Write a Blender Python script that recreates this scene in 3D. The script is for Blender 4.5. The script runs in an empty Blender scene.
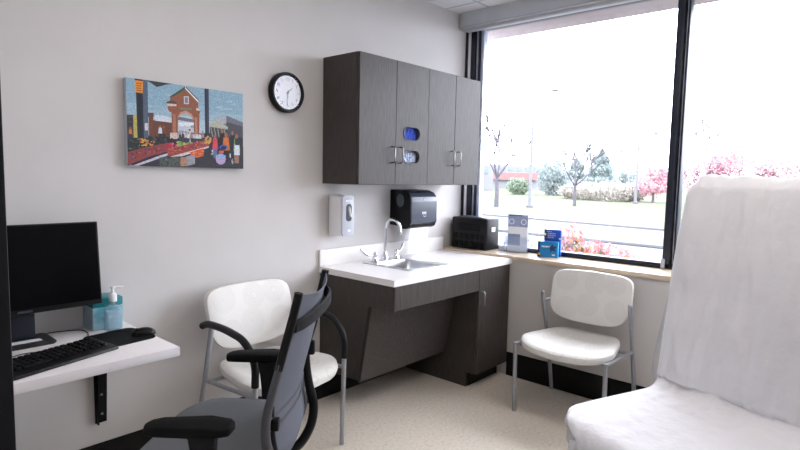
import bpy, bmesh, math, random
from mathutils import Vector, Matrix, noise
from math import sin, cos, pi, radians
random.seed(7)
scn = bpy.context.scene
COL = scn.collection

# ------------------------------------------------------------------ helpers
def lin(c):
    return tuple(((v/255/12.92) if v/255 <= .04045 else ((v/255+.055)/1.055)**2.4) for v in c)

def mat(name, col, rough=.5, metal=0., var=0., vscale=8., bump=0., bscale=200., stretch=(1, 1, 1), col2=None,
        spec=.5, coat=0., emit=0.):
    m = bpy.data.materials.new(name); m.use_nodes = True
    nt = m.node_tree; b = nt.nodes['Principled BSDF']
    c = lin(col)
    b.inputs['Base Color'].default_value = (*c, 1)
    b.inputs['Roughness'].default_value = rough; b.inputs['Metallic'].default_value = metal
    b.inputs['Specular IOR Level'].default_value = spec
    if coat: b.inputs['Coat Weight'].default_value = coat
    if emit:
        b.inputs['Emission Color'].default_value = (*c, 1); b.inputs['Emission Strength'].default_value = emit
    if var or col2 or bump:
        tc = nt.nodes.new('ShaderNodeTexCoord'); mp = nt.nodes.new('ShaderNodeMapping')
        mp.inputs['Scale'].default_value = stretch
        nt.links.new(tc.outputs['Object'], mp.inputs['Vector'])
        if var or col2:
            n = nt.nodes.new('ShaderNodeTexNoise'); n.inputs['Scale'].default_value = vscale
            n.inputs['Detail'].default_value = 4
            nt.links.new(mp.outputs[0], n.inputs['Vector'])
            r = nt.nodes.new('ShaderNodeValToRGB')
            d = lin(col2) if col2 else tuple(min(1, x*(1+var)) for x in c)
            e = c if col2 else tuple(x*(1-var) for x in c)
            r.color_ramp.elements[0].position = .35; r.color_ramp.elements[1].position = .65
            r.color_ramp.elements[0].color = (*e, 1); r.color_ramp.elements[1].color = (*d, 1)
            nt.links.new(n.outputs['Fac'], r.inputs[0]); nt.links.new(r.outputs[0], b.inputs['Base Color'])
        if bump:
            n2 = nt.nodes.new('ShaderNodeTexNoise'); n2.inputs['Scale'].default_value = bscale
            nt.links.new(mp.outputs[0], n2.inputs['Vector'])
            bp = nt.nodes.new('ShaderNodeBump'); bp.inputs['Strength'].default_value = bump
            bp.inputs['Distance'].default_value = .01
            nt.links.new(n2.outputs['Fac'], bp.inputs['Height']); nt.links.new(bp.outputs[0], b.inputs['Normal'])
    return m

def glass_mat(name, tint=(1, 1, 1), fac=.06, rough=.02):
    m = bpy.data.materials.new(name); m.use_nodes = True
    nt = m.node_tree; nt.nodes.clear()
    o = nt.nodes.new('ShaderNodeOutputMaterial'); mx = nt.nodes.new('ShaderNodeMixShader')
    t = nt.nodes.new('ShaderNodeBsdfTransparent'); g = nt.nodes.new('ShaderNodeBsdfGlossy')
    t.inputs[0].default_value = (*tint, 1); g.inputs['Roughness'].default_value = rough
    mx.inputs[0].default_value = fac
    nt.links.new(t.outputs[0], mx.inputs[1]); nt.links.new(g.outputs[0], mx.inputs[2])
    nt.links.new(mx.outputs[0], o.inputs[0])
    return m

class MB:
    """collects shapes in one bmesh, then links ONE mesh object"""
    def __init__(s): s.bm = bmesh.new()
    def _bevel(s, verts, r, seg):
        es = list({e for v in verts for e in v.link_edges})
        bmesh.ops.bevel(s.bm, geom=es, offset=r, offset_type='OFFSET', segments=seg, profile=.5, affect='EDGES', clamp_overlap=True)
    def box(s, a, b, r=0, seg=2, M=None):
        a = Vector(a); b = Vector(b)
        vs = bmesh.ops.create_cube(s.bm, size=1)['verts']
        c = (a+b)/2; d = b-a
        for v in vs:
            v.co = Vector((v.co.x*d.x+c.x, v.co.y*d.y+c.y, v.co.z*d.z+c.z))
            if M: v.co = M @ v.co
        if r: s._bevel(vs, r, seg)
        return s
    def tube(s, pts, r, n=10, closed=False, caps=True, flat=1.0):
        pts = [Vector(p) for p in pts]; N = len(pts)
        rs = r if isinstance(r, (list, tuple)) else [r]*N
        up = None; rings = []
        for i, p in enumerate(pts):
            if closed: t = (pts[(i+1) % N]-pts[i-1])
            else: t = (pts[min(i+1, N-1)]-pts[max(i-1, 0)])
            t.normalize()
            if up is None:
                up = Vector((0, 0, 1)) if abs(t.z) < .9 else Vector((1, 0, 0))
            x = t.cross(up); x.normalize(); y = x.cross(t); y.normalize(); up = y
            rings.append([s.bm.verts.new(p+(x*cos(2*pi*k/n)*rs[i]*flat+y*sin(2*pi*k/n)*rs[i])) for k in range(n)])
        R = N if closed else N-1
        for i in range(R):
            A = rings[i]; B = rings[(i+1) % N]
            for k in range(n):
                s.bm.faces.new((A[k], A[(k+1) % n], B[(k+1) % n], B[k]))
        if caps and not closed:
            s.bm.faces.new(rings[0][::-1]); s.bm.faces.new(rings[-1])
        return s
    def lathe(s, prof, c=(0, 0, 0), n=24, axis='Z', M=None):
        rings = []
        for (r, h) in prof:
            ring = []
            for k in range(n):
                a = 2*pi*k/n
                p = Vector((r*cos(a), r*sin(a), h))
                if axis == 'Y': p = Vector((p.x, -p.z, p.y))     # h goes towards -Y
                if axis == 'X': p = Vector((p.z, p.x, p.y))
                p = p+Vector(c)
                if M: p = M @ p
                ring.append(s.bm.verts.new(p))
            rings.append(ring)
        for A, B in zip(rings, rings[1:]):
            for k in range(n): s.bm.faces.new((A[k], A[(k+1) % n], B[(k+1) % n], B[k]))
        if prof[0][0] > 1e-5: s.bm.faces.new(rings[0][::-1])
        if prof[-1][0] > 1e-5: s.bm.faces.new(rings[-1])
        return s
    def prism(s, outline, h, plane='XY', at=0., r=0, seg=2):
        """outline 2D, extruded from at to at+h along the axis normal to the plane"""
        def P(u, v, w):
            return {'XY': Vector((u, v, w)), 'XZ': Vector((u, w, v)), 'YZ': Vector((w, u, v))}[plane]
        A = [s.bm.verts.new(P(u, v, at)) for u, v in outline]; B = [s.bm.verts.new(P(u, v, at+h)) for u, v in outline]
        n = len(A); s.bm.faces.new(A); s.bm.faces.new(B[::-1])
        for k in range(n): s.bm.faces.new((A[k], B[k], B[(k+1) % n], A[(k+1) % n]))
        if r: s._bevel(A+B, r, seg)
        return s
    def holed(s, outline, holes, h, plane='XY', at=0.):
        def P(u, v, w):
            return {'XY': Vector((u, v, w)), 'XZ': Vector((u, w, v)), 'YZ': Vector((w, u, v))}[plane]
        es = []
        for lp in [outline]+holes:
            vs = [s.bm.verts.new(P(u, v, at)) for u, v in lp]
            es += [s.bm.edges.new((vs[k], vs[(k+1) % len(vs)])) for k in range(len(vs))]
        g = bmesh.ops.triangle_fill(s.bm, use_beauty=True, use_dissolve=False, edges=es)
        fs = [f for f in g['geom'] if isinstance(f, bmesh.types.BMFace)]
        x = bmesh.ops.extrude_face_region(s.bm, geom=fs)
        off = P(0, 0, h)
        for v in x['geom']:
            if isinstance(v, bmesh.types.BMVert): v.co += off
        return s
    def grid(s, f, nu, nv, thick=0., closed_u=False):
        V = [[s.bm.verts.new(f(i/nu, j/nv)) for j in range(nv+1)] for i in range(nu+1)]
        fs = []
        for i in range(nu):
            for j in range(nv):
                fs.append(s.bm.faces.new((V[i][j], V[i+1][j], V[i+1][j+1], V[i][j+1])))
        if thick:
            s.bm.normal_update()
            bmesh.ops.solidify(s.bm, geom=fs, thickness=thick)
        return s
    def ball(s, c, r, sub=2, sc=(1, 1, 1), M=None, jit=0., js=5.):
        vs = bmesh.ops.create_icosphere(s.bm, subdivisions=sub, radius=1)['verts']
        for v in vs:
            k = 1+(jit*noise.noise(v.co*js+Vector(c)*3) if jit else 0)
            v.co = Vector((v.co.x*sc[0], v.co.y*sc[1], v.co.z*sc[2]))*r*k
            if M: v.co = M @ v.co
            v.co += Vector(c)
        return s
    def quad(s, c, size, rnd):
        a = Vector((rnd.gauss(0, 1), rnd.gauss(0, 1), rnd.gauss(0, 1))).normalized()
        b = a.orthogonal().normalized()
        d = a.cross(b)
        c = Vector(c)
        s.bm.faces.new([s.bm.verts.new(c+b*size*x+d*size*.6*y) for x, y in ((-1, 0), (0, -1), (1, 0), (0, 1))])
    def build(s, name, m, parent=None, loc=(0, 0, 0), smooth=True, angle=40, rz=0., fix=True):
        if fix: bmesh.ops.recalc_face_normals(s.bm, faces=s.bm.faces)
        me = bpy.data.meshes.new(name); s.bm.to_mesh(me); s.bm.free()
        for k in (m if isinstance(m, (list, tuple)) else [m]): me.materials.append(k)
        if smooth:
            for p in me.polygons: p.use_smooth = True
            me.set_sharp_from_angle(angle=radians(angle))
        o = bpy.data.objects.new(name, me); COL.objects.link(o)
        o.location = loc; o.rotation_euler.z = rz
        if parent: o.parent = parent
        return o

def smoothpath(pts, n=6):
    pts = [Vector(p) for p in pts]; out = []
    P = [pts[0]*2-pts[1]]+pts+[pts[-1]*2-pts[-2]]
    for i in range(1, len(P)-2):
        for k in range(n):
            t = k/n
            a, b, c, d = P[i-1], P[i], P[i+1], P[i+2]
            out.append(.5*((2*b)+(c-a)*t+(2*a-5*b+4*c-d)*t*t+(3*b-a-3*c+d)*t**3))
    out.append(pts[-1]); return out

def rrect(x0, y0, x1, y1, r, n=5):
    o = []
    for cx, cy, a0 in ((x1-r, y1-r, 0), (x0+r, y1-r, 90), (x0+r, y0+r, 180), (x1-r, y0+r, 270)):
        for k in range(n+1):
            a = radians(a0+90*k/n); o.append((cx+r*cos(a), cy+r*sin(a)))
    return o

def tag(o, label=None, cat=None, group=None, kind=None):
    if label: o['label'] = label
    if cat: o['category'] = cat
    if group: o['group'] = group
    if kind: o['kind'] = kind
    return o

def thing(name, label, cat, loc=(0, 0, 0), rz=0., group=None):
    o = bpy.data.objects.new(name, None); COL.objects.link(o)
    o.empty_display_size = .05
    o.location = loc; o.rotation_euler = (0, 0, rz)
    return tag(o, label, cat, group)

def struct(mb, name, m, **k):
    o = mb.build(name, m, **k)
    if not k.get('parent'): o['kind'] = 'structure'
    return o

def text_mesh(txt, size, depth=.0006):
    cu = bpy.data.curves.new('t', 'FONT'); cu.body = txt; cu.size = size; cu.extrude = depth
    cu.align_x = 'CENTER'; cu.align_y = 'CENTER'
    o = bpy.data.objects.new('t', cu); COL.objects.link(o)
    dg = bpy.context.evaluated_depsgraph_get()
    me = bpy.data.meshes.new_from_object(o.evaluated_get(dg))
    bpy.data.objects.remove(o); bpy.data.curves.remove(cu)
    return me

# ------------------------------------------------------------------ materials
M = {}
def wallmat(name, col, sc=260):
    return mat(name, col, .75, var=.02, vscale=3, bump=.12, bscale=sc, spec=.25)
M['wall'] = wallmat('painted_wall', (206, 203, 201))
M['wall_r'] = wallmat('window_wall_paint', (201, 197, 192))
M['ceil'] = None
M['lam'] = mat('dark_laminate', (58, 54, 51), .42, spec=.24, vscale=9, stretch=(30, 30, 1.2), col2=(78, 73, 70), bump=.012, bscale=60)
M['lam_b'] = M['lam']
M['lam_edge'] = mat('laminate_edge', (34, 31, 30), .5, var=.1)
M['white_top'] = mat('white_solid_surface', (236, 233, 231), .3, var=.015, vscale=40)
M['steel'] = mat('brushed_steel', (196, 197, 199), .28, 1., var=.05, vscale=40, stretch=(1, 30, 1))
M['chrome'] = mat('chrome', (222, 224, 228), .08, 1.)
M['nickel'] = mat('satin_nickel', (150, 148, 150), .35, 1.)
M['black'] = mat('black_plastic', (15, 15, 17), .42, spec=.25, var=.1, vscale=30)
M['black_matt'] = mat('black_rubber', (14, 14, 15), .75, spec=.15, var=.15, vscale=30)
M['base'] = mat('black_vinyl_base', (13, 12, 13), .6, spec=.25, var=.15, vscale=12)
M['alu'] = mat('dark_anodised_frame', (27, 33, 46), .4, .2, var=.08, vscale=5)
M['alu_l'] = mat('light_aluminium', (205, 212, 226), .35, .3, var=.05)
M['white_pl'] = mat('white_plastic', (236, 236, 238), .35, var=.01)
M['grey_pl'] = mat('light_grey_plastic', (178, 182, 192), .35, var=.03)
M['silver'] = mat('silver_powder_coat', (158, 160, 165), .38, .35, var=.03, vscale=60)
M['desk'] = mat('white_laminate', (226, 222, 222), .4, var=.015, vscale=20)
M['sill'] = mat('pale_wood_sill', (216, 198, 172), .3, spec=.6, vscale=6, stretch=(6, .6, 6), col2=(198, 178, 152), bump=.03)
M['valance'] = mat('grey_valance', (196, 200, 205), .5, var=.02)
M['glass'] = glass_mat('window_glass', (1, 1, 1), .035)
M['acrylic'] = glass_mat('clear_acrylic', (.9, .93, .97), .12, .05)
M['paper'] = mat('exam_paper', (228, 228, 232), .65, var=.02, vscale=5, bump=.7, bscale=16, spec=.3)
M['pad'] = mat('grey_upholstery', (196, 196, 198), .5, var=.03, vscale=30, bump=.05)
M['mesh'] = mat('grey_mesh_fabric', (92, 96, 106), .85, var=.12, vscale=500, bump=.3, bscale=500)
M['seatgrey'] = mat('grey_seat_fabric', (104, 107, 112), .9, var=.1, vscale=400, bump=.3, bscale=500)
M['meshedge'] = mat('dark_grey_knit_edge', (84, 84, 88), .9, var=.15, vscale=300, bump=.4, bscale=400)

def vinyl():
    m = bpy.data.materials.new('cream_circle_vinyl'); m.use_nodes = True
    nt = m.node_tree; b = nt.nodes['Principled BSDF']; L = nt.links.new
    b.inputs['Roughness'].default_value = .45
    tc = nt.nodes.new('ShaderNodeTexCoord')
    mp = nt.nodes.new('ShaderNodeMapping'); mp.inputs['Scale'].default_value = (1, .25, 1)
    mp.inputs['Location'].default_value = (.02, 0, .04)
    L(tc.outputs['Object'], mp.inputs['Vector'])
    v = nt.nodes.new('ShaderNodeTexVoronoi'); v.inputs['Scale'].default_value = 6.2; v.inputs['Randomness'].default_value = .3
    L(mp.outputs[0], v.inputs['Vector'])
    s = nt.nodes.new('ShaderNodeMath'); s.operation = 'MULTIPLY'; s.inputs[1].default_value = 85
    L(v.outputs['Distance'], s.inputs[0])
    n = nt.nodes.new('ShaderNodeTexNoise'); n.inputs['Scale'].default_value = 60; L(tc.outputs['Object'], n.inputs['Vector'])
    n2 = nt.nodes.new('ShaderNodeMath'); n2.operation = 'MULTIPLY_ADD'; n2.inputs[1].default_value = 5
    L(n.outputs['Fac'], n2.inputs[0]); L(s.outputs[0], n2.inputs[2])
    sn = nt.nodes.new('ShaderNodeMath'); sn.operation = 'SINE'; L(n2.outputs[0], sn.inputs[0])
    lt = nt.nodes.new('ShaderNodeMath'); lt.operation = 'LESS_THAN'; lt.inputs[1].default_value = .44; L(v.outputs['Distance'], lt.inputs[0])
    a = nt.nodes.new('ShaderNodeMath'); a.operation = 'MULTIPLY_ADD'; a.inputs[1].default_value = .3; a.inputs[2].default_value = .45; L(sn.outputs[0], a.inputs[0])
    f = nt.nodes.new('ShaderNodeMath'); f.operation = 'MULTIPLY'; L(a.outputs[0], f.inputs[0]); L(lt.outputs[0], f.inputs[1])
    r = nt.nodes.new('ShaderNodeValToRGB')
    r.color_ramp.elements[0].color = (*lin((224, 222, 216)), 1); r.color_ramp.elements[1].color = (*lin((211, 209, 203)), 1)
    L(f.outputs[0], r.inputs[0]); L(r.outputs[0], b.inputs['Base Color'])
    return m
M['vinyl'] = vinyl()

def floormat():
    m = bpy.data.materials.new('speckled_vinyl_floor'); m.use_nodes = True
    nt = m.node_tree; b = nt.nodes['Principled BSDF']; L = nt.links.new
    b.inputs['Roughness'].default_value = .38
    tc = nt.nodes.new('ShaderNodeTexCoord')
    n = nt.nodes.new('ShaderNodeTexNoise'); n.inputs['Scale'].default_value = 55; n.inputs['Detail'].default_value = 5
    n.inputs['Roughness'].default_value = .75
    L(tc.outputs['Object'], n.inputs['Vector'])
    r = nt.nodes.new('ShaderNodeValToRGB'); e = r.color_ramp.elements
    e[0].position = .33; e[0].color = (*lin((184, 172, 156)), 1); e[1].position = .45; e[1].color = (*lin((216, 206, 191)), 1)
    x = e.new(.6); x.color = (*lin((222, 213, 199)), 1); x = e.new(.7); x.color = (*lin((241, 233, 222)), 1)
    L(n.outputs['Fac'], r.inputs[0]); L(r.outputs[0], b.inputs['Base Color'])
    return m
M['floor'] = floormat()

def ceilmat():
    m = bpy.data.materials.new('acoustic_ceiling_tile'); m.use_nodes = True
    nt = m.node_tree; b = nt.nodes['Principled BSDF']; L = nt.links.new
    b.inputs['Roughness'].default_value = .9
    tc = nt.nodes.new('ShaderNodeTexCoord')
    mp = nt.nodes.new('ShaderNodeMapping'); mp.inputs['Location'].default_value = (.02, .28, 0)
    br = nt.nodes.new('ShaderNodeTexBrick'); br.offset = 0; br.inputs['Scale'].default_value = 1
    br.inputs['Brick Width'].default_value = .61; br.inputs['Row Height'].default_value = .61
    br.inputs['Mortar Size'].default_value = .012; br.inputs['Mortar Smooth'].default_value = .1
    br.inputs['Color1'].default_value = (*lin((228, 228, 231)), 1); br.inputs['Color2'].default_value = (*lin((224, 224, 228)), 1)
    br.inputs['Mortar'].default_value = (*lin((190, 192, 198)), 1)
    L(tc.outputs['Object'], mp.inputs[0]); L(mp.outputs[0], br.inputs['Vector'])
    n = nt.nodes.new('ShaderNodeTexNoise'); n.inputs['Scale'].default_value = 120; L(tc.outputs['Object'], n.inputs['Vector'])
    bp = nt.nodes.new('ShaderNodeBump'); bp.inputs['Strength'].default_value = .4; bp.inputs['Distance'].default_value = .005
    L(n.outputs['Fac'], bp.inputs['Height']); L(bp.outputs[0], b.inputs['Normal'])
    L(br.outputs['Color'], b.inputs['Base Color'])
    return m
M['ceil'] = ceilmat()

# ------------------------------------------------------------------ camera
yaw, pit, rol = radians(-48.3455), radians(-5.0495), radians(1.1688)
fw = Vector((cos(pit)*sin(-yaw), cos(pit)*cos(-yaw), sin(pit)))
rt = Vector((cos(yaw), sin(yaw), 0)); upv = rt.cross(fw)
r2 = rt*cos(rol)+upv*sin(rol); u2 = upv*cos(rol)-rt*sin(rol)
cd = bpy.data.cameras.new('camera'); cam = bpy.data.objects.new('camera', cd); COL.objects.link(cam)
cam.matrix_world = Matrix(((r2.x, u2.x, -fw.x, -3.44154), (r2.y, u2.y, -fw.y, -2.62243), (r2.z, u2.z, -fw.z, 1.41996), (0, 0, 0, 1)))
cd.sensor_width = 36; cd.lens = 550.56/800*36; cd.clip_start = .02; cd.clip_end = 500
scn.camera = cam

# ------------------------------------------------------------------ room shell
H = 2.69; XD = -3.295; YR = -3.35
struct(MB().box((-4.9, -3.5, -.1), (.02, .12, 0)), 'floor', M['floor'], smooth=False)
struct(MB().box((-4.9, -3.5, H), (.3, .12, H+.1)), 'ceiling', M['ceil'], smooth=False)
struct(MB().box((-4.9, 0, 0), (.36, .12, H)), 'wall_left', M['wall'], smooth=False)
struct(MB().box((-4.9, YR-.12, 0), (.36, YR, H)), 'wall_rear', M['wall'], smooth=False)
struct(MB().box((0, YR, 0), (.3, 0, .84)).box((.15, YR, 2.575), (.3, 0, H)), 'wall_right', M['wall_r'], smooth=False)
struct(MB().box((XD-.12, -1.88, 0), (XD, 0, H)).box((XD-.12, YR, 0), (XD, -2.95, H)).box((XD-.12, -2.95, 2.12), (XD, -1.88, H)),
       'wall_door', M['wall'], smooth=False)
struct(MB().box((-4.9, YR, 0), (-4.8, 0, H)), 'wall_light_block', M['wall'], smooth=False)  # unseen corridor wall, added to block sky light from the doorway
struct(MB().box((XD, -.008, 0), (-1.2, 0, .177), .003).box((-1.2, -.008, 0), (-.39, 0, .177), .003), 'baseboard_left', M['base'], smooth=False)
struct(MB().box((-.008, YR, 0), (0, -.625, .172), .003), 'baseboard_right', M['base'], smooth=False)
struct(MB().box((-.014, YR, .84), (.36, -.643, .871), .004).box((.003, -.645, .84), (.36, 0, .871), .0), 'trim_1', M['sill'])
# door frame in the near left
df = MB()
df.box((XD-.135, -1.9, 0), (XD+.0165, -1.86, 2.14), .003).box((XD-.135, -2.97, 0), (XD+.0165, -2.93, 2.14), .003).box((XD-.135, -2.97, 2.1), (XD+.0165, -1.86, 2.14), .003)
df.box((XD, -1.87, 0), (XD+.0165, -1.82, 2.19), .003).box((XD, -3.01, 0), (XD+.0165, -2.96, 2.19), .003)
struct(df, 'door_1', mat('dark_door_frame', (13, 13, 17), .5, spec=.2, var=.1))

# window: frame with sub-pieces
wf = thing('window_1', None, None); wf['kind'] = 'structure'
X0, X1 = .25, .325
fr = MB()
fr.box((X0, YR, .871), (X1, 0, .905), .003)            # bottom rail
fr.box((X0, YR, 2.572), (X1, 0, 2.6), .003)             # head
fr.box((X0, -1.612, .88), (X1, -1.567, 2.58), .003)    # mullion (two fins with a groove)
fr.box((X0+.03, -1.632, .88), (X1, -1.608, 2.58), .001)
fr.box((X0, -1.642, .88), (X1, -1.63, 2.58), .002)
fr.box((X0, -.03, .88), (X1, 0, 2.58), .002)           # jamb
fr.box((X0+.005, -.094, .88), (X1, -.05, 2.58), .002)
fr.box((X0+.01, -.136, .88), (X1, -.116, 2.58), .002)
fr.box((X0, YR, .88), (X1, YR+.05, 2.58), .003)
fr.build('frame', M['alu'], wf)
MB().box((X0-.004, -.05, .88), (X1, -.03, 2.575), .001).build('shade_guide', M['white_pl'], wf)
gl = MB().box((X0+.02, -.117, .88), (X1, -.093, 2.575), .001).box((X0+.02, -.162, .88), (X1, -.135, 2.575), .001)
gl.box((X0+.025, -1.634, .9), (X1+.002, -1.618, 2.575), .001).build('glazing_bead', M['alu_l'], wf)
for y0, y1 in ((-1.575, -.155), (YR+.04, -1.64)):
    MB().box((.29, y0, .9), (.296, y1, 2.58)).build('glass_pane', M['glass'], wf, smooth=False)
MB().box((X0-.012, -1.586, .872), (X0, -1.562, .935), .004).box((X0-.03, -1.58, .89), (X0-.01, -1.568, .925), .003).build('latch', M['grey_pl'], wf)

# valance over the window
va = MB().box((.135, YR, 2.585), (.15, -.03, H), .002)
vo = va.build('window_valance', M['valance']); tag(vo, 'long grey fascia box across the top of the window', 'valance')
MB().box((.1351, YR, 2.576), (.152, -.05, 2.588), .002).build('light_edge', M['grey_pl'], vo)
sh = MB().box((.165, YR, 2.552), (.225, -.04, 2.62), .012, 3)
sh.build('shade_cassette', mat('grey_shade_cassette', (180, 184, 190), .5, var=.03), vo)

# ceiling lights (recessed troffers)
M['lamp'] = [mat('lit_diffuser', (255, 246, 239), .6, emit=6.5), mat('dim_lit_diffuser', (255, 246, 239), .6, emit=2.8)]
for i, (x, y, lb) in enumerate(((-1.15, -2.2, 'recessed white ceiling light above the paper covered exam chair'), (-2.35, -1.25, 'recessed white ceiling light above the grey task chair'))):
    t = thing('ceiling_light', lb, 'ceiling light', (x, y, H), 0, 'recessed ceiling lights')
    MB().holed([(-.31, -.61), (.31, -.61), (.31, .61), (-.31, .61)], [[(-.285, -.585), (.285, -.585), (.285, .585), (-.285, .585)]], -.012, 'XY', 0).build('light_frame', M['white_pl'], t, smooth=False)
    MB().box((-.285, -.585, -.006), (.285, .585, -.001)).build('diffuser', M['lamp'][i], t, smooth=False)

# ------------------------------------------------------------------ wall cabinet
def pull(mb, x, z0, z1, y, out=.03, r=.004):
    pts = [(x, y, z0), (x, y-out*.75, z0), (x, y-out, z0+out*.3), (x, y-out, z1-out*.3), (x, y-out*.75, z1), (x, y, z1)]
    return mb.tube(pts, r, 8)
wc = thing('wall_cabinet', 'dark grey woodgrain wall cabinet with four doors above the sink', 'cabinet', (-1.222, 0, 1.367))
W, D_, HH, T = 1.23, .298, .757, .018
b = MB().box((0, -D_, 0), (T, -.002, HH)).box((W-T, -D_, 0), (W, -.002, HH)).box((T, -D_, 0), (W-T, -.002, T)).box((T, -D_, HH-T), (W-T, -.002, HH))
b.box((T, -.02, T), (W-T, -.003, HH-T)).box((W/2-.01, -D_, T), (W/2+.01, -.02, HH-T))
b.build('body', M['lam'], wc, smooth=False)
dx = [0, .316, .629, .926, 1.23]
zc = 1.367
ov = lambda cx, cz: rrect(cx-.076, cz-.04, cx+.076, cz+.04, .0395, 8)
holes = [(.466, 1.69-zc), (.466, 1.545-zc)]
for k in range(4):
    x0, x1 = dx[k]+.0015, dx[k+1]-.0015
    m_ = MB()
    if k == 1:
        m_.holed([(x0, .001), (x1, .001), (x1, HH-.001), (x0, HH-.001)], [ov(*h) for h in holes], .02, 'XZ', -D_-.021)
    else:
        m_.box((x0, -D_-.021, .001), (x1, -D_-.001, HH-.001), .0015, 1)
    d = m_.build('door', M['lam'], wc, smooth=False)
    hx = (x1-.035) if k % 2 == 0 else (x0+.035)
    pull(MB(), hx, .135, .232, -D_-.021).build('handle', M['nickel'], d)
    if k == 1:
        for h in holes:
            MB().holed(rrect(h[0]-.082, h[1]-.046, h[0]+.082, h[1]+.046, .045, 8), [ov(*h)], -.004, 'XZ', -D_-.021).build('slot_rim', M['lam_edge'], d)
# glove boxes behind the two slots
def glovebox(i, lb, mcol, mc2):
    h = holes[i]
    t = thing('glove_box', lb, 'glove box', (-1.222+h[0], -.155, zc+h[1]-.068), 0, 'glove boxes behind the cabinet slots')
    MB().holed([(-.12, 0), (.12, 0), (.12, .135), (-.12, .135)], [rrect(-.08, .03, .08, .105, .035, 6)], .002, 'XZ', -.105).box((-.12, -.103, 0), (.12, .12, .002)).box((-.12, -.103, .133), (.12, .12, .135)).box((-.12, -.103, 0), (-.118, .12, .135)).box((.118, -.103, 0), (.12, .12, .135)).build('carton', mcol, t, smooth=False)
    g = MB()
    for q in range(16):
        g.ball((-.062+.124*(q % 8)/7, -.118+random.uniform(-.008, .004), .052+.032*(q//8)+random.uniform(-.006, .006)), .026, 3, (1.1, .8, 1.0), None, .6, 3.5)
    g.build('gloves', mc2, t)
glovebox(0, 'box of blue nitrile gloves showing through the upper oval cabinet slot', M['lam_edge'], mat('blue_nitrile', (38, 74, 190), .45, var=.3, vscale=30))
glovebox(1, 'box of pale gloves showing through the lower oval cabinet slot', M['lam_edge'], mat('pale_glove_film', (176, 190, 212), .3, var=.3, vscale=30))

# ------------------------------------------------------------------ sink counter
CT = .853
ct = thing('countertop', 'white solid surface countertop around the steel sink, with backsplash', 'countertop', (-1.25, 0, CT-.036))
CW = 1.2525
sx0, sx1, sy0, sy1 = .31, .66, -.49, -.09
MB().holed([(0, -.64), (CW, -.64), (CW, -.002), (0, -.002)], [[(sx0, sy0), (sx1, sy0), (sx1, sy1), (sx0, sy1)]], .036, 'XY', 0).build('slab', M['white_top'], ct, smooth=False)
MB().box((0, -.02, .0362), (CW, -.002, .036+.104), .002).build('backsplash', M['white_top'], ct)
sk = thing('sink', 'stainless steel drop-in sink basin set in white countertop', 'sink', (-1.25, 0, CT))
s_ = MB().holed(rrect(.295, -.505, .675, -.08, .02), [rrect(.328, -.475, .642, -.17, .035, 5)], .004, 'XY', .0004)
def ring(z, ins):
    return [Vector((x, y, z)) for x, y in rrect(.328+ins, -.475+ins, .642-ins, -.17-ins, .035, 5)]
rr = [ring(.004, 0), ring(-.004, .002), ring(-.13, .008), ring(-.148, .025)]
rv = [[s_.bm.verts.new(p) for p in q] for q in rr]
for A, B in zip(rv, rv[1:]):
    for k in range(len(A)): s_.bm.faces.new((A[k], A[(k+1) % len(A)], B[(k+1) % len(A)], B[k]))
s_.bm.faces.new(rv[-1])
s_.build('basin', M['steel'], sk)
MB().lathe([(.04, -.1475), (.04, -.144), (.03, -.146), (0, -.146)], (.485, -.31, 0), 20).build('drain', M['chrome'], sk)
fa = thing('faucet', 'chrome gooseneck faucet with two wing handles behind the sink', 'faucet', (-.772, -.128, CT+.0045))
MB().prism(rrect(-.13, -.028, .13, .028, .026), .008, 'XY', 0, .003, 2).lathe([(.026, .006), (.024, .03), (.015, .045), (.013, .06)], (-.012, 0, 0), 20).build('deck_plate', M['chrome'], fa)
sp = [(-.012, 0, .04), (-.012, 0, .12), (-.012, 0, .215)]
for k in range(11):
    a = pi*k/10; sp.append((-.012+.012*(1-cos(a)), -.055*(1-cos(a)), .215+.064*sin(a)))
sp.append((.012, -.112, .192))
MB().tube(sp, .0105, 12).lathe([(.013, .182), (.013, .2)], (.012, -.112, 0), 14).build('spout', M['chrome'], fa)
for s in (-1, 1):
    hb = MB().lathe([(.023, .006), (.021, .022), (.013, .034), (.015, .05), (.012, .062), (0, .066)], (s*.103, 0, 0), 18).build('handle', M['chrome'], fa)
    w = MB()
    tip = Vector((-.215, .02, .092)) if s < 0 else Vector((.165, -.01, .108))
    base_ = Vector((s*.103, 0, .05))
    pts = [base_, base_.lerp(tip, .35)+Vector((0, 0, -.02)), base_.lerp(tip, .72)+Vector((0, 0, -.018)), tip]
    sm = smoothpath(pts, 5); n = len(sm)
    w.tube(sm, [.006+.010*(max(0, k/n-.35)/.65)*(1 if k < n-2 else .7) for k in range(n)], 10, flat=.7)
    w.build('wing_lever', M['chrome'], hb)

# base: apron, end panel, sloped knee panel, door unit
bc = thing('sink_base_cabinet', 'dark woodgrain sink base with sloped knee panel and one door', 'cabinet', (-1.235, 0, 0))
BW = 1.22; zt = CT-.0365
AP = [(-.612, zt), (-.612, .676), (-.43, .669), (-.347, .212), (-.003, .2), (-.003, zt)]
MB().prism(AP, .02, 'YZ', 0).build('end_panel', M['lam'], bc, smooth=False)
MB().box((.0, -.632, .676), (BW-.392, -.612, zt), .001, 1).box((.02, -.612, .676), (BW-.392, -.44, .684)).build('apron', M['lam'], bc, smooth=False)
kp = MB().prism([(-.452, .676), (-.43, .676), (-.347, .205), (-.365, .205)], BW-.392-.002, 'YZ', .001).box((.02, -.35, .2), (BW-.392, -.003, .212))
kpo = kp.build('knee_panel', M['lam'], bc, smooth=False)
MB().prism([(-.458, .674), (-.436, .674), (-.351, .205), (-.373, .205)], .0035, 'YZ', -.0038).build('edge_band', M['lam_edge'], kpo, smooth=False)
bd = MB().box((BW-.39, -.61, .1), (BW, -.003, zt)).box((BW-.39, -.545, 0), (BW, -.003, .1))
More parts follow.
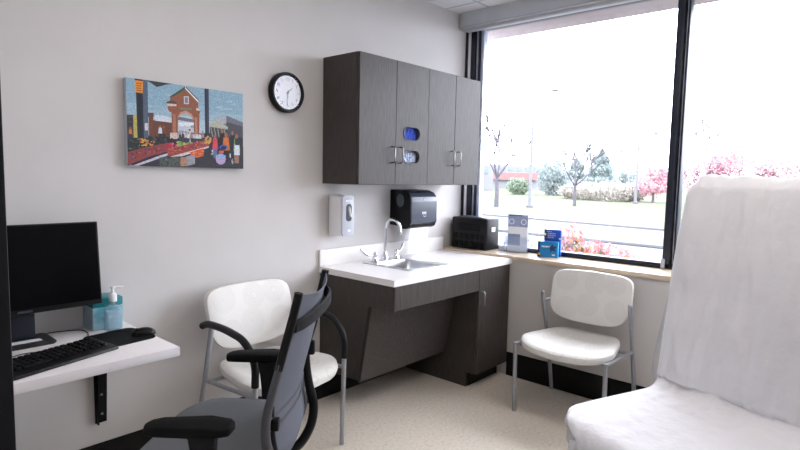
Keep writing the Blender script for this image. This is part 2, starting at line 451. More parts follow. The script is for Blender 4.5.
bd.build('body', M['lam'], bc, smooth=False)
MB().box((BW-.372, -.552, .001), (BW, -.5455, .098)).build('toe_kick', M['base'], bc, smooth=False)
dr = MB().box((BW-.388, -.632, .102), (BW-.002, -.612, zt-.005), .0015, 1).build('door', M['lam'], bc, smooth=False)
pull(MB(), BW-.388+.028, .572, .668, -.632, .03, .0045).build('handle', M['nickel'], dr)

# ------------------------------------------------------------------ dispensers on the wall
so = thing('soap_dispenser', 'white and grey wall soap dispenser beneath left end of wall cabinet', 'soap dispenser', (-1.127, 0, 1.04))
so.scale = (1, 1.14, 1.02)
MB().box((-.052, -.07, 0), (.052, -.001, .255), .018, 4).build('back_case', M['white_pl'], so)
MB().box((-.054, -.112, .006), (.0, -.03, .25), .016, 4).build('side_cover', M['white_pl'], so)
fc = MB().prism(rrect(-.046, .004, .052, .252, .022, 6), -.05, 'XZ', -.066, .008, 3).build('front_cover', M['grey_pl'], so)
MB().prism(rrect(-.016, .095, .03, .2, .02, 6), -.002, 'XZ', -.1162).build('window', mat('dark_soap_window', (70, 76, 88), .15), fc)
MB().tube(smoothpath([(.006, -.119, .185), (.012, -.121, .15), (.02, -.119, .12)], 5), .007, 8).build('pump_tube', M['white_pl'], fc)
MB().box((-.02, -.118, .212), (.034, -.1165, .224)).build('lettering_strip', M['white_pl'], fc, smooth=False)
MB().box((-.002, -.118, .03), (.022, -.1165, .045), .002).build('drop_mark', M['white_pl'], fc, smooth=False)

td = thing('paper_towel_dispenser', 'black wall paper towel dispenser with towel hanging from its slot', 'paper towel dispenser', (-.605, 0, 1.06))
TW = .29
prof = [(-.001, .02), (-.001, .268), (-.06, .268), (-.12, .262), (-.16, .248), (-.182, .222), (-.19, .19), (-.19, .04), (-.178, .012), (-.15, 0), (-.11, 0), (-.1, .02)]
MB().prism(prof, TW, 'YZ', 0, .004, 2).build('case', M['black'], td)
prof2 = [(-.1, .267), (-.13, .262), (-.168, .248), (-.189, .222), (-.196, .19), (-.196, .045), (-.185, .03), (-.17, .06), (-.17, .19), (-.16, .225), (-.1, .255)]
cv = MB().prism(prof2, TW-.012, 'YZ', .008, .003, 2).build('front_cover', mat('smoked_grey_plastic', (66, 72, 84), .25, var=.05), td)
wl = MB()
wl.lathe([(.0, .0), (.035, .0), (.035, .002), (0, .003)], (-.004, -.1, .195), 24, 'X')
for v in wl.bm.verts: v.co.z = .195+(v.co.z-.195)*1.3
wl.build('roll_window', mat('grey_lens', (78, 84, 96), .12), td)
lg_ = MB()
for q in range(3): lg_.box((TW*.5-.024+q*.016, -.1966, .1), (TW*.5-.011+q*.016, -.1958, .118))
lg_.tube(smoothpath([(TW*.5-.012, -.1964, .09), (TW*.5+.004, -.1964, .083), (TW*.5+.018, -.1964, .089)], 4), .0022, 6)
lg_.build('faint_mark', M['grey_pl'], cv, smooth=False)
MB().prism([(TW*.5-.006, .2), (TW*.5+.006, .2), (TW*.5, .213)], -.001, 'XZ', -.1963).build('leaf_mark', M['grey_pl'], cv, smooth=False)
def towel(u, v):
    z = .03-.21*v
    return Vector((.045+.205*u, -.16+.03*v+.008*sin(u*7+v*3)*v, z))
MB().grid(towel, 12, 10, .0012).build('paper_towel', M['paper'], td)

# ------------------------------------------------------------------ clock
ck = thing('wall_clock', 'round black rimmed wall clock with white face', 'clock', (-1.508, 0, 1.879))
MB().lathe([(.108, .001), (.113, .006), (.113, .036), (.108, .044), (.1, .044), (.094, .036), (.094, .02), (.0, .02)][:7], (0, 0, 0), 48, 'Y').build('rim', M['black'], ck)
fcm = MB().lathe([(.095, .0015), (.095, .03), (0, .03)], (0, 0, 0), 48, 'Y').build('face', mat('clock_face', (232, 236, 244), .5), ck)
ink = mat('grey_ink', (96, 102, 116), .6)
for h in range(1, 13):
    me = text_mesh(str(h), .026, .0004); me.materials.append(ink)
    a = radians(90-30*h)
    me.transform(Matrix.Translation((.072*cos(a), -.0307, .072*sin(a))) @ Matrix.Rotation(pi/2, 4, 'X'))
    o = bpy.data.objects.new('numeral', me); COL.objects.link(o); o.parent = fcm
def hand(name, ang, ln, w):
    a = radians(90-ang); d = Vector((cos(a), 0, sin(a))); p = Vector((-sin(a), 0, cos(a)))
    m_ = MB(); c = Vector((0, -.033, 0))
    A = [c-d*.012+p*w, c-d*.012-p*w, c+d*ln-p*w*.4, c+d*ln+p*w*.4]
    vs = [m_.bm.verts.new(q) for q in A]; f = m_.bm.faces.new(vs)
    x = bmesh.ops.extrude_face_region(m_.bm, geom=[f])
    for v in x['geom']:
        if isinstance(v, bmesh.types.BMVert): v.co.y -= .0012
    m_.build(name, ink, fcm, smooth=False)
hand('hour_hand', 47, .045, .003); hand('minute_hand', 184, .07, .0025)
MB().lathe([(.005, .0305), (.005, .036), (0, .037)], (0, 0, 0), 14, 'Y').build('hub', ink, fcm)
MB().lathe([(.094, .039), (.094, .0405)], (0, 0, 0), 48, 'Y').build('lens', glass_mat('clock_lens', (1, 1, 1), .012), ck)

# ------------------------------------------------------------------ market picture
pc = thing('canvas_picture', 'wide canvas print of a market stall and brick arch on grey wall', 'picture', (-2.393, 0, 1.443))
PW, PH = .594, .393
MB().box((0, -.034, 0), (PW, -.002, PH), .002).build('canvas_edge', mat('canvas_side', (176, 182, 190), .8, bump=.2, bscale=900), pc)
def uv(x, y):
    l = (x-57)/446.; xx = 57+l*441; u = (xx-57)/(538.6-.196*xx); t = 65+60*l; bt = 405+8*l
    return u, 1-(y-t)/(bt-t)
pm = MB(); clay = pm.bm.faces.layers.float_color if hasattr(pm.bm.faces.layers, 'float_color') else None
polys = []; depth_i = [0]
def poly(pts, c, raw=False):
    q = [uv(*p) if not raw else p for p in pts]
    q = [(min(1, max(0, a)), min(1, max(0, b_))) for a, b_ in q]
    depth_i[0] += 1
    y = -.0345-.000004*depth_i[0]
    f = pm.bm.faces.new([pm.bm.verts.new((a*PW, y, b_*PH)) for a, b_ in q]); polys.append(c)
def rect(x0, y0, x1, y1, c): poly([(x0, y0), (x1, y0), (x1, y1), (x0, y1)], c)
def ell(x, y, rx, ry, c, n=10): poly([(x+rx*cos(2*pi*k/n), y+ry*sin(2*pi*k/n)) for k in range(n)], c)
poly([(0, 0), (1, 0), (1, 1), (0, 1)], (138, 172, 192), True)
poly([(0, .0), (1, 0), (1, .72), (0, .72)], (154, 184, 200), True)
poly([(0, .0), (1, 0), (1, .6), (0, .58)], (176, 194, 206), True)
for k in range(26):
    ell(random.uniform(70, 490), random.uniform(110, 200), random.uniform(8, 30), random.uniform(3, 8), random.choice([(142, 174, 192), (160, 188, 202), (150, 178, 196)]))
poly([(57, 290), (503, 270), (503, 420), (57, 420)], (40, 42, 54))
rect(57, 208, 82, 300, (64, 58, 62)); rect(82, 210, 97, 296, (186, 172, 92))
for k in range(6): rect(62+(k % 3)*7, 220+(k//3)*18, 66+(k % 3)*7, 232+(k//3)*18, (28, 30, 40))
rect(140, 200, 162, 215, (96, 66, 60)); rect(142, 214, 160, 290, (112, 66, 48))
poly([(160, 228), (240, 236), (240, 292), (160, 290)], (104, 62, 44))
poly([(166, 208), (206, 212), (236, 222), (236, 238), (166, 230)], (206, 214, 226))
poly([(248, 208), (330, 218), (330, 296), (248, 296)], (188, 198, 210))
poly([(250, 212), (325, 226), (325, 238), (250, 226)], (108, 112, 124)); rect(258, 236, 330, 250, (226, 232, 238))
for k in range(14): ell(random.uniform(255, 325), random.uniform(250, 292), random.uniform(6, 12), random.uniform(4, 7), random.choice([(210, 216, 224), (64, 66, 78), (92, 96, 110), (150, 156, 168)]))
# arch
poly([(230, 290), (231, 198), (222, 196), (216, 182), (216, 158), (226, 154), (226, 136), (286, 100), (334, 150), (334, 182), (342, 190), (338, 206), (336, 290), (316, 290), (316, 226), (306, 206), (286, 194), (266, 200), (256, 216), (253, 290)], (140, 84, 60))
poly([(236, 288), (236, 204), (246, 204), (247, 288)], (176, 112, 92)); poly([(320, 288), (320, 216), (329, 218), (330, 288)], (186, 122, 100))
poly([(253, 216), (264, 198), (286, 190), (308, 203), (318, 224), (313, 226), (303, 210), (286, 199), (267, 205), (258, 219)], (196, 138, 118))
poly([(225, 138), (285, 98), (290, 106), (240, 138)], (54, 84, 66)); poly([(285, 98), (338, 154), (332, 158), (284, 107)], (232, 226, 220)); poly([(288, 100), (338, 152), (337, 156), (287, 104)], (60, 58, 62))
poly([(210, 160), (228, 152), (250, 158), (250, 166), (214, 164)], (78, 62, 54)); poly([(214, 164), (250, 166), (250, 174), (216, 174)], (214, 194, 182))
poly([(326, 180), (340, 184), (342, 192), (326, 190)], (206, 190, 180))
rect(279, 136, 298, 166, (206, 200, 200)); rect(283, 140, 294, 162, (120, 124, 150)); rect(264, 180, 308, 188, (118, 122, 100))
rect(224, 276, 252, 300, (206, 186, 176))
# right buildings
poly([(405, 214), (440, 208), (503, 234), (503, 290), (405, 290)], (110, 112, 124)); poly([(405, 214), (440, 208), (440, 240), (405, 240)], (170, 172, 184)); poly([(440, 232), (503, 250), (503, 292), (440, 292)], (74, 74, 84))
poly([(376, 240), (400, 222), (446, 252), (446, 262), (376, 252)], (176, 180, 164)); poly([(376, 252), (446, 262), (446, 296), (376, 296)], (66, 66, 72))
for k in range(5): poly([(378+k*13, 250+k*2), (382+k*13, 250+k*2), (390+k*12, 290), (386+k*12, 290)], (140, 142, 132))
# beams and posts
poly([(124, 72), (240, 90), (214, 92), (176, 102), (150, 84)], (44, 50, 56))
poly([(94, 66), (140, 73), (140, 300), (97, 300)], (26, 34, 50)); poly([(121, 72), (139, 74), (139, 296), (122, 298)], (82, 96, 116)); rect(106, 80, 111, 298, (14, 18, 30))
poly([(91, 68), (123, 72), (121, 126), (92, 122)], (226, 146, 44)); poly([(91, 68), (123, 72), (123, 80), (91, 76)], (96, 30, 36))
for k in range(4): poly([(97, 86+k*9), (117, 88+k*9), (117, 91+k*9), (97, 89+k*9)], (150, 66, 30))
rect(126, 240, 138, 268, (206, 196, 206))
poly([(358, 106), (374, 108), (374, 296), (359, 294)], (26, 34, 54)); rect(366, 108, 370, 290, (46, 58, 84))
# crowd behind stall
def person(x, y0, y1, w, top, leg, skin=(150, 104, 86)):
    hh = y1-y0
    poly([(x-w*.8, y0+hh*.55), (x+w*.8, y0+hh*.55), (x+w*.6, y1), (x-w*.6, y1)], leg)
    poly([(x-w*.7, y0+hh*.16), (x+w*.7, y0+hh*.16), (x+w, y0+hh*.6), (x-w, y0+hh*.6)], top)
    ell(x, y0+hh*.09, w*.45, hh*.09, skin)
person(186, 248, 300, 8, (196, 204, 214), (40, 44, 60)); person(200, 250, 300, 7, (120, 60, 50), (36, 38, 52)); person(70, 255, 300, 7, (206, 120, 60), (40, 50, 80)); person(300, 260, 312, 12, (188, 192, 200), (206, 212, 222))
for k in range(9): person(262+k*11, 272+random.uniform(-6, 6), 312, 6, random.choice([(210, 208, 212), (70, 60, 66), (150, 130, 130), (180, 184, 194)]), (60, 62, 76))
for k in range(60): ell(random.uniform(62, 150), random.uniform(300, 346), random.uniform(3, 6), random.uniform(2, 4), random.choice([(34, 52, 40), (26, 38, 34), (58, 84, 62), (22, 26, 34), (96, 120, 96)]))
for k in range(30): ell(random.uniform(98, 152)+k*.4, random.uniform(300, 328), 5, 3, random.choice([(206, 142, 60), (180, 110, 46), (226, 170, 90)]))
for k in range(50): ell(random.uniform(145, 235), random.uniform(294, 326), 4, 3, random.choice([(30, 30, 38), (58, 54, 58), (90, 90, 96), (36, 44, 40)]))
poly([(57, 352), (150, 328), (235, 312), (235, 352), (160, 362), (57, 402)], (140, 62, 62))
for k in range(70): ell(random.uniform(60, 228), 0, 0, 0, (0, 0, 0)) if 0 else None
for k in range(40):
    x = random.uniform(62, 225); y = 386-(x-57)*.26-random.uniform(0, 28); ell(x, y, random.uniform(2, 5), random.uniform(2, 4), random.choice([(172, 88, 88), (58, 50, 72), (100, 44, 48), (70, 84, 126)]))
poly([(60, 404), (215, 354), (224, 360), (96, 408)], (196, 194, 210)); poly([(66, 402), (205, 350), (214, 353), (78, 403)], (34, 32, 44))
for k in range(34): ell(random.uniform(210, 256), random.uniform(318, 346), 5, 4, random.choice([(206, 56, 86), (176, 36, 60), (226, 96, 120)]))
for k in range(34): ell(random.uniform(252, 316), random.uniform(312, 328), 5, 4, random.choice([(140, 170, 96), (166, 190, 120), (110, 140, 80)]))
poly([(212, 340), (372, 300), (374, 326), (228, 370), (212, 362)], (150, 66, 60))
for k in range(60):
    x = random.uniform(215, 370); y = 362-(x-215)*.26-random.uniform(0, 24); ell(x, y, 4, 2.5, random.choice([(186, 92, 78), (120, 46, 48), (198, 116, 92), (164, 72, 66)]))
for k in range(14): ell(random.uniform(358, 380), random.uniform(290, 318), 5, 4, (200, 156, 84))
poly([(224, 368), (372, 326), (372, 332), (240, 376)], (206, 200, 206))
poly([(300, 350), (352, 334), (352, 366), (300, 378)], (206, 92, 44))
for k in range(12): ell(random.uniform(304, 350), random.uniform(342, 370), 5, 2, (236, 130, 70))
poly([(180, 372), (270, 366), (270, 406), (180, 406)], (72, 82, 78))
for k in range(40): ell(random.uniform(183, 268), random.uniform(372, 404), 3, 3, random.choice([(110, 122, 112), (40, 46, 46), (86, 98, 92)]))
poly([(286, 366), (318, 360), (318, 396), (286, 404)], (150, 154, 164)); poly([(262, 372), (286, 368), (286, 404), (262, 406)], (176, 130, 104))
poly([(320, 372), (503, 330), (503, 414), (320, 410)], (44, 44, 54))
for k in range(14): ell(random.uniform(380, 500), random.uniform(300, 390), random.uniform(3, 7), random.uniform(3, 12), random.choice([(196, 196, 206), (30, 30, 40), (150, 150, 160)]))
person(424, 262, 345, 12, (30, 30, 36), (24, 26, 34)); person(462, 266, 372, 10, (40, 40, 50), (30, 32, 42))
person(396, 282, 372, 11, (206, 66, 84), (92, 110, 150)); person(438, 274, 388, 14, (206, 112, 50), (28, 28, 36)); person(478, 278, 392, 13, (120, 150, 90), (150, 112, 96)); poly([(470, 318), (488, 318), (490, 360), (468, 360)], (206, 218, 226)); poly([(472, 296), (490, 296), (488, 322), (472, 322)], (40, 56, 58))
ell(428, 330, 16, 10, (46, 96, 196)); ell(428, 333, 10, 8, (36, 36, 46)); ell(417, 376, 20, 22, (176, 156, 196)); ell(417, 366, 20, 9, (140, 176, 216)); ell(417, 350, 8, 8, (206, 90, 84))
pme_cols = list(polys)
pobj = pm.build('printed_scene', None, pc, smooth=False, fix=False)
pme = pobj.data; pme.materials.clear()
at = pme.color_attributes.new('print', 'FLOAT_COLOR', 'CORNER')
for p, c in zip(pme.polygons, pme_cols):
    for li in p.loop_indices: at.data[li].color = (*lin(c), 1)
mm = bpy.data.materials.new('canvas_print'); mm.use_nodes = True
bb = mm.node_tree.nodes['Principled BSDF']; bb.inputs['Roughness'].default_value = .65
ca = mm.node_tree.nodes.new('ShaderNodeVertexColor'); ca.layer_name = 'print'
nz = mm.node_tree.nodes.new('ShaderNodeTexNoise'); nz.inputs['Scale'].default_value = 150; nz.inputs['Detail'].default_value = 3
tz = mm.node_tree.nodes.new('ShaderNodeTexCoord'); mm.node_tree.links.new(tz.outputs['Object'], nz.inputs['Vector'])
rz_ = mm.node_tree.nodes.new('ShaderNodeMapRange'); rz_.inputs['From Min'].default_value = .3; rz_.inputs['From Max'].default_value = .7; rz_.inputs['To Min'].default_value = .72; rz_.inputs['To Max'].default_value = 1.2
mm.node_tree.links.new(nz.outputs['Fac'], rz_.inputs['Value'])
vm = mm.node_tree.nodes.new('ShaderNodeVectorMath'); vm.operation = 'SCALE'
mm.node_tree.links.new(ca.outputs[0], vm.inputs[0]); mm.node_tree.links.new(rz_.outputs[0], vm.inputs['Scale'])
mm.node_tree.links.new(vm.outputs[0], bb.inputs['Base Color']); pme.materials.append(mm)

# ------------------------------------------------------------------ desk and what is on it
DZ = .733
dk = thing('wall_desk', 'white wall mounted desk shelf on black steel brackets', 'desk', (-2.428, 0, DZ))
MB().box((-.862, -.572, -.037), (0, -.002, 0), .003).build('desktop', M['desk'], dk)
for x in (-.095, -.72):
    k_ = MB().prism([(-.002, -.038), (-.012, -.46), (-.032, -.46), (-.06, -.038)][::-1], .004, 'YZ', x-.023)
    k_.prism([(x-.03, -.038), (x-.026, -.46), (x+.022, -.46), (x+.034, -.038)], -.004, 'XZ', -.0015).box((x-.03, -.46, -.043), (x+.03, -.003, -.038))
    bk = k_.build('bracket', mat('black_steel', (9, 9, 10), .6, spec=.2) if x == -.095 else bpy.data.materials['black_steel'], dk, smooth=False)
    for z in (-.33, -.42, -.2):
        MB().lathe([(.006, .005), (.005, .009), (0, .01)], (x+.002, 0, z), 10, 'Y').build('screw', M['nickel'], bk)
MB().lathe([(.006, -.045), (.006, -.037)], (-.05, -.5, 0), 10).build('screw_cap', M['nickel'], dk)

mo = thing('monitor', 'black flat screen computer monitor on a stand', 'monitor', (-2.842, -.13, DZ))
scr = MB().box((-.278, -.03, .125), (.278, .008, .472), .005, 2).box((-.2, .006, .17), (.2, .03, .4), .012).build('screen_housing', M['black'], mo)
scr.rotation_euler.x = radians(-5); scr.location = (0, -.02, 0)
MB().box((-.27, -.0315, .146), (.27, -.0295, .466)).build('screen', mat('dark_screen', (4, 4, 6), .3, spec=.1), scr, smooth=False)
MB().box((-.025, -.0312, .131), (.025, -.0302, .139)).build('badge', mat('dark_badge', (70, 74, 82), .3, .6), scr, smooth=False)
MB().box((-.035, .03, .01), (.05, .055, .28), .006).build('neck', mat('navy_black_plastic', (26, 32, 44), .4), mo)
MB().prism([(-.12, .1), (.085, .1), (.1, .085), (.1, -.05), (.085, -.066), (-.12, -.066)], .01, 'XY', 0, .003).build('base_plate', mat('charcoal_base', (38, 38, 41), .5, var=.05, spec=.25), mo, smooth=False)
no = MB().box((-.085, -.03, 0), (.058, .005, .0015)).build('paper_slip', M['paper'], None, (-2.842, -.12, DZ+.0103), smooth=False)
tag(no, 'small white paper slip lying on the monitor base', 'paper slip')

kb = thing('keyboard', 'black full size computer keyboard at the desk front edge', 'keyboard', (-2.842, -.425, DZ), radians(16.5))
MB().prism([(-.08, .004), (-.076, 0), (.08, 0), (.083, .006), (.08, .024), (.05, .022), (-.076, .012)], .446, 'YZ', -.223, .002, 2).build('case', M['black'], kb)
key0 = None
Mt = Matrix.Rotation(radians(4), 4, 'X')
for r_ in range(5):
    for c in range(19):
        if r_ == 4 and c in (5, 6, 7, 8): continue
        x = -.208+c*.0216+(.006 if c > 14 else 0)+(.004 if c > 15 else 0); y = .06-r_*.0225
        z = .0125+(y+.076)*.065
        if key0 is None:
            key0 = MB().box((-.0085, -.009, 0), (.0085, .009, .008), .0025, 2).build('key', M['black_matt'], kb, (x, y, z)); o = key0
        else:
            o = key0.copy(); COL.objects.link(o); o.parent = kb
        o.location = (x, y, z+.001)
MB().box((-.046, -.009, 0), (.046, .009, .008), .0025, 2).build('space_bar', M['black_matt'], kb, (-.0585, .06-4*.0225, .0125+(.06-4*.0225+.076)*.065))

mp_ = MB().prism(rrect(-.105, -.11, .105, .11, .03, 6), .004, 'XY', 0, .001, 1).build('mouse_pad', M['black_matt'], None, (-2.545, -.29, DZ), rz=radians(6))
tag(mp_, 'black mouse pad by the right end of the desk', 'mouse pad')
ms = thing('computer_mouse', 'black computer mouse on the right edge of the mouse pad', 'mouse', (-2.462, -.325, DZ+.0043), radians(70))
ms.scale = (.85, .85, .85)
mb_ = MB()
def msh(u, v):
    a = 2*pi*u; t = pi/2*v
    x = .031*cos(a)*cos(t)*(1-.12*sin(a)); y = .055*sin(a)*cos(t)
    return Vector((x, y, .036*sin(t)**.8*(1+.0*y)+.0))
mb_.grid(msh, 24, 8)
bmesh.ops.remove_doubles(mb_.bm, verts=mb_.bm.verts, dist=.0005)
bmesh.ops.holes_fill(mb_.bm, edges=[e for e in mb_.bm.edges if e.is_boundary])
mb_.build('shell', M['black'], ms)
MB().lathe([(.008, -.003), (.008, .003)], (0, .03, .028), 14, 'X').build('scroll_wheel', M['black_matt'], ms)
cb = MB().tube(smoothpath([(-2.735, -.03, DZ+.003), (-2.69, -.035, DZ+.003), (-2.62, -.07, DZ+.003), (-2.615, -.14, DZ+.003), (-2.63, -.2, DZ+.003), (-2.59, -.205, DZ+.0065), (-2.53, -.19, DZ+.0065), (-2.492, -.25, DZ+.008), (-2.485, -.265, DZ+.012)], 6), .0022, 6).build('mouse_cable', M['black'])
tag(cb, 'thin dark cable running over the desk from monitor to mouse', 'cable')
cb = MB().tube(smoothpath([(-2.98, -.33, DZ+.003), (-2.9, -.27, DZ+.003), (-2.84, -.275, DZ+.003), (-2.815, -.325, DZ+.006)], 6), .002, 6).build('keyboard_cable', M['black'])
tag(cb, 'short dark cable at the back of the keyboard', 'cable')

tb = thing('tissue_box', 'teal and white cloud pattern tissue box on the desk by the wall', 'tissue box', (-2.525, -.064, DZ))
tb.scale = (1.08, 1.1, 1.08)
MB().box((-.056, -.052, 0), (.056, .052, .125), .002).build('carton', [mat('teal_cloud_print', (110, 180, 200), .5, vscale=12, col2=(206, 224, 232), stretch=(1, 1, 1.4))], tb)
MB().box((-.0572, -.0522, .09), (.0572, .0532, .1255), .002).build('teal_band', mat('teal_card', (22, 122, 128), .5, var=.15, vscale=20), tb)
MB().box((-.0575, -.05, .001), (-.0562, .05, .088)).build('side_panel', mat('grey_blue_card', (140, 160, 170), .5, var=.1), tb, smooth=False)
gelmat = bpy.data.materials.new('pale_blue_gel'); gelmat.use_nodes = True
_n = gelmat.node_tree; _n.nodes.clear(); _o = _n.nodes.new('ShaderNodeOutputMaterial'); _m = _n.nodes.new('ShaderNodeMixShader'); _t = _n.nodes.new('ShaderNodeBsdfTransparent'); _d = _n.nodes.new('ShaderNodeBsdfDiffuse')
_t.inputs[0].default_value = (.9, .96, .98, 1); _d.inputs[0].default_value = (*lin((196, 222, 234)), 1); _m.inputs[0].default_value = .6
_n.links.new(_t.outputs[0], _m.inputs[1]); _n.links.new(_d.outputs[0], _m.inputs[2]); _n.links.new(_m.outputs[0], _o.inputs[0])
sn = thing('hand_sanitizer', 'clear pump bottle of pale blue hand sanitizer before the tissue box', 'pump bottle', (-2.515, -.15, DZ+.0003))
sn.scale = (1, 1, 1.1)
MB().box((-.034, -.022, 0), (.034, .022, .105), .008, 3).lathe([(.026, .1), (.018, .112), (.013, .118)], (0, 0, 0), 20).build('bottle', glass_mat('pale_blue_bottle', (.93, .97, .98), .1, .05), sn)
MB().box((-.031, -.019, .003), (.031, .019, .078), .006, 3).build('gel', gelmat, sn)
MB().lathe([(.015, .113), (.016, .118), (.016, .14), (.012, .145), (.006, .147), (.006, .165), (.01, .166), (.01, .172), (0, .173)], (0, 0, 0), 20).tube([(0, 0, .168), (.018, -.004, .169), (.04, -.008, .166)], .0045, 8).build('pump', M['white_pl'], sn)

# ------------------------------------------------------------------ side chairs
def cushion(f, nu, nv, th):
    return f
def side_chair(label, loc, rz, arms):
    t = thing('side_chair', label, 'chair', loc, rz, 'cream vinyl side chairs')
    # seat: rounded outline with a bowed front, slightly dished
    s_ = MB()
    N = 44
    def outl(k, ins):
        a = 2*pi*k/N
        ca, sa = cos(a), sin(a)
        x = (.283-ins)*math.copysign(abs(ca)**.38, ca)
        y = -.04+(.235-ins)*math.copysign(abs(sa)**.5, sa)
        if sa < 0: y -= .05*(1-(x/.27)**2)*abs(sa)
        x *= 1-.24*min(1, max(0, (y+.16)/.3))
        return x, y
    rings = []
    for ins, z in ((.03, .412), (.006, .418), (0, .435), (.004, .452), (.02, .462), (.07, .463), (.15, .457), (.21, .454)):
        rings.append([s_.bm.verts.new((*outl(k, ins), z+.012*max(0, outl(k, ins)[1]-.05)/.2-.018*max(0, -outl(k, ins)[1]-.18)/.14+.012*(outl(k, ins)[0]/.26)**2)) for k in range(N)])
    for A, B in zip(rings, rings[1:]):
        for k in range(N): s_.bm.faces.new((A[k], A[(k+1) % N], B[(k+1) % N], B[k]))
    s_.bm.faces.new(rings[0][::-1]); s_.bm.faces.new(rings[-1])
    s_.build('seat', M['vinyl'], t)
    # backrest
    b_ = MB()
    def sq(k, sx, sz):
        a = 2*pi*k/N; ca, sa = cos(a), sin(a)
        ex_ = .3 if sa > 0 else .45
        x = sx*math.copysign(abs(ca)**ex_, ca); z = sz*math.copysign(abs(sa)**(ex_+.04), sa)
        if z > 0: x *= 1-.03*(1-z/sz)
        else: x *= 1-.06*(abs(z)/sz)
        z += .018*(x/.27)**2*(1 if z < 0 else -.6)
        return x, z
    rings = []
    for ins, dy in ((.035, .045), (.006, .04), (0, .022), (.004, .006), (.018, 0), (.09, -.003), (.16, -.004)):
        r_ = []
        for k in range(N):
            x, z = sq(k, .262-ins, .16-ins*.75)
            y = .135+.26*z+dy-.02*(x/.26)**2+.012
            r_.append(b_.bm.verts.new((x, y, .69+z)))
        rings.append(r_)
    for A, B in zip(rings, rings[1:]):
        for k in range(N): b_.bm.faces.new((A[k], A[(k+1) % N], B[(k+1) % N], B[k]))
    b_.bm.faces.new(rings[0][::-1]); b_.bm.faces.new(rings[-1])
    b_.build('backrest', M['vinyl'], t)
    R = .0125
    for s in (-1, 1):
        x = s*.275
        fl = MB().tube([(x, -.25, .006), (x, -.262, .47 if arms else .435)], R, 12).build('front_leg', M['silver'], t)
        MB().lathe([(.014, 0), (.014, .006), (.011, .012)], (x, -.25, 0), 12).build('glide', M['chrome'], fl)
        top = [(x, .085, .675)] if arms else [(x, .062, .7)]
        rl = MB().tube([(x, .25, .006), (x, .215, .16), (x, .15, .4), *top], R, 12)
        if not arms: rl.lathe([(.0125, .7), (.008, .708), (0, .709)], (x, .061, -.002), 12)
        rl.tube([(x, .086, .64), (s*.25, .135, .65)], .008, 8)
        rl = rl.build('rear_leg', M['silver'], t)
        MB().lathe([(.014, 0), (.014, .006), (.011, .012)], (x, .25, 0), 12).build('glide', M['chrome'], rl)
        MB().tube([(x, -.258, .425), (x, -.2, .421), (x, .15, .405)], .0105, 10).build('seat_rail', M['silver'], t)
        if arms:
            pts = smoothpath([(x, .165, .672), (x, .11, .69), (x, 0, .692), (x, -.09, .684), (x, -.17, .668), (x, -.235, .62), (x, -.262, .56), (x, -.262, .475)], 5)
            MB().tube(pts, .0175, 12).build('armrest', M['black'], t)
    for q_ in ((-.2, .408), (.12, .4)):
        MB().tube([(-.275, q_[0], q_[1]), (.275, q_[0], q_[1])], .01, 8).build('cross_bar', M['silver'], t)
    return t
side_chair('cream vinyl side chair without arms, under the window', (-.27, -1.265, 0), radians(-90), False)
side_chair('cream vinyl side chair with black looped arms, behind the task chair', (-1.825, -.31, 0), radians(2), True)

# ------------------------------------------------------------------ task chair
tc = thing('task_chair', 'grey mesh back task chair with black arms, turned to the desk', 'chair', (-2.45, -.965, 0), radians(218.3))
ts = MB()
N = 44; rings = []
def so_(k, ins):
    a = 2*pi*k/N; ca, sa = cos(a), sin(a)
    return (.272-ins)*math.copysign(abs(ca)**.4, ca)-.01, -.03+(.25-ins)*math.copysign(abs(sa)**.45, sa)
for ins, z in ((.04, .455), (.01, .461), (0, .49), (.004, .515), (.02, .528), (.07, .533), (.16, .531)):
    r_ = []
    for k in range(N):
        x, y = so_(k, ins); r_.append(ts.bm.verts.new((x, y, z-.03*max(0, -y-.14)/.14+.006*(x/.27)**2)))
    rings.append(r_)
for A, B in zip(rings, rings[1:]):
    for k in range(N): ts.bm.faces.new((A[k], A[(k+1) % N], B[(k+1) % N], B[k]))
ts.bm.faces.new(rings[0][::-1]); ts.bm.faces.new(rings[-1])
ts.build('seat', M['seatgrey'], tc)
MB().box((-.2, -.2, .42), (.18, .17, .46), .012, 3).lathe([(.06, .35), (.07, .4)], (-.01, 0, 0), 20).build('seat_pan', M['black'], tc)
prof = smoothpath([(0, .185, .47), (0, .2, .53), (0, .189, .6), (0, .195, .685), (0, .227, .815), (0, .258, .94), (0, .286, 1.053)], 6)
def pe(t):
    i = t*(len(prof)-1); k = min(int(i), len(prof)-2); return prof[k].lerp(prof[k+1], i-k)
XC = -.035
def hw(t): return .208+.022*sin(pi*min(1, max(0, t*1.1)))
def bsurf(u, v):
    p = pe(v); w = hw(v); x = XC+w*(2*u-1)
    return Vector((x, p.y+.03*(1-(2*u-1)**2), p.z-(.02*(1-(2*u-1)**2) if v > .97 else 0)))
MB().grid(bsurf, 14, 30, .004).build('back_mesh', M['mesh'], tc)
for s in (-1, 1):
    low = [Vector((XC+s*hw(k/40), pe(k/40).y, pe(k/40).z)) for k in range(0, 29)]
    MB().tube(low, [.019-.005*(k/28) for k in range(29)], 12, flat=.9).build('knit_edge', M['meshedge'], tc)
    upp = [Vector((XC+s*hw(k/40), pe(k/40).y, pe(k/40).z+(.006 if k == 40 else 0))) for k in range(27, 41)]
    MB().tube(upp, .014, 10).build('upright', M['black'], tc)
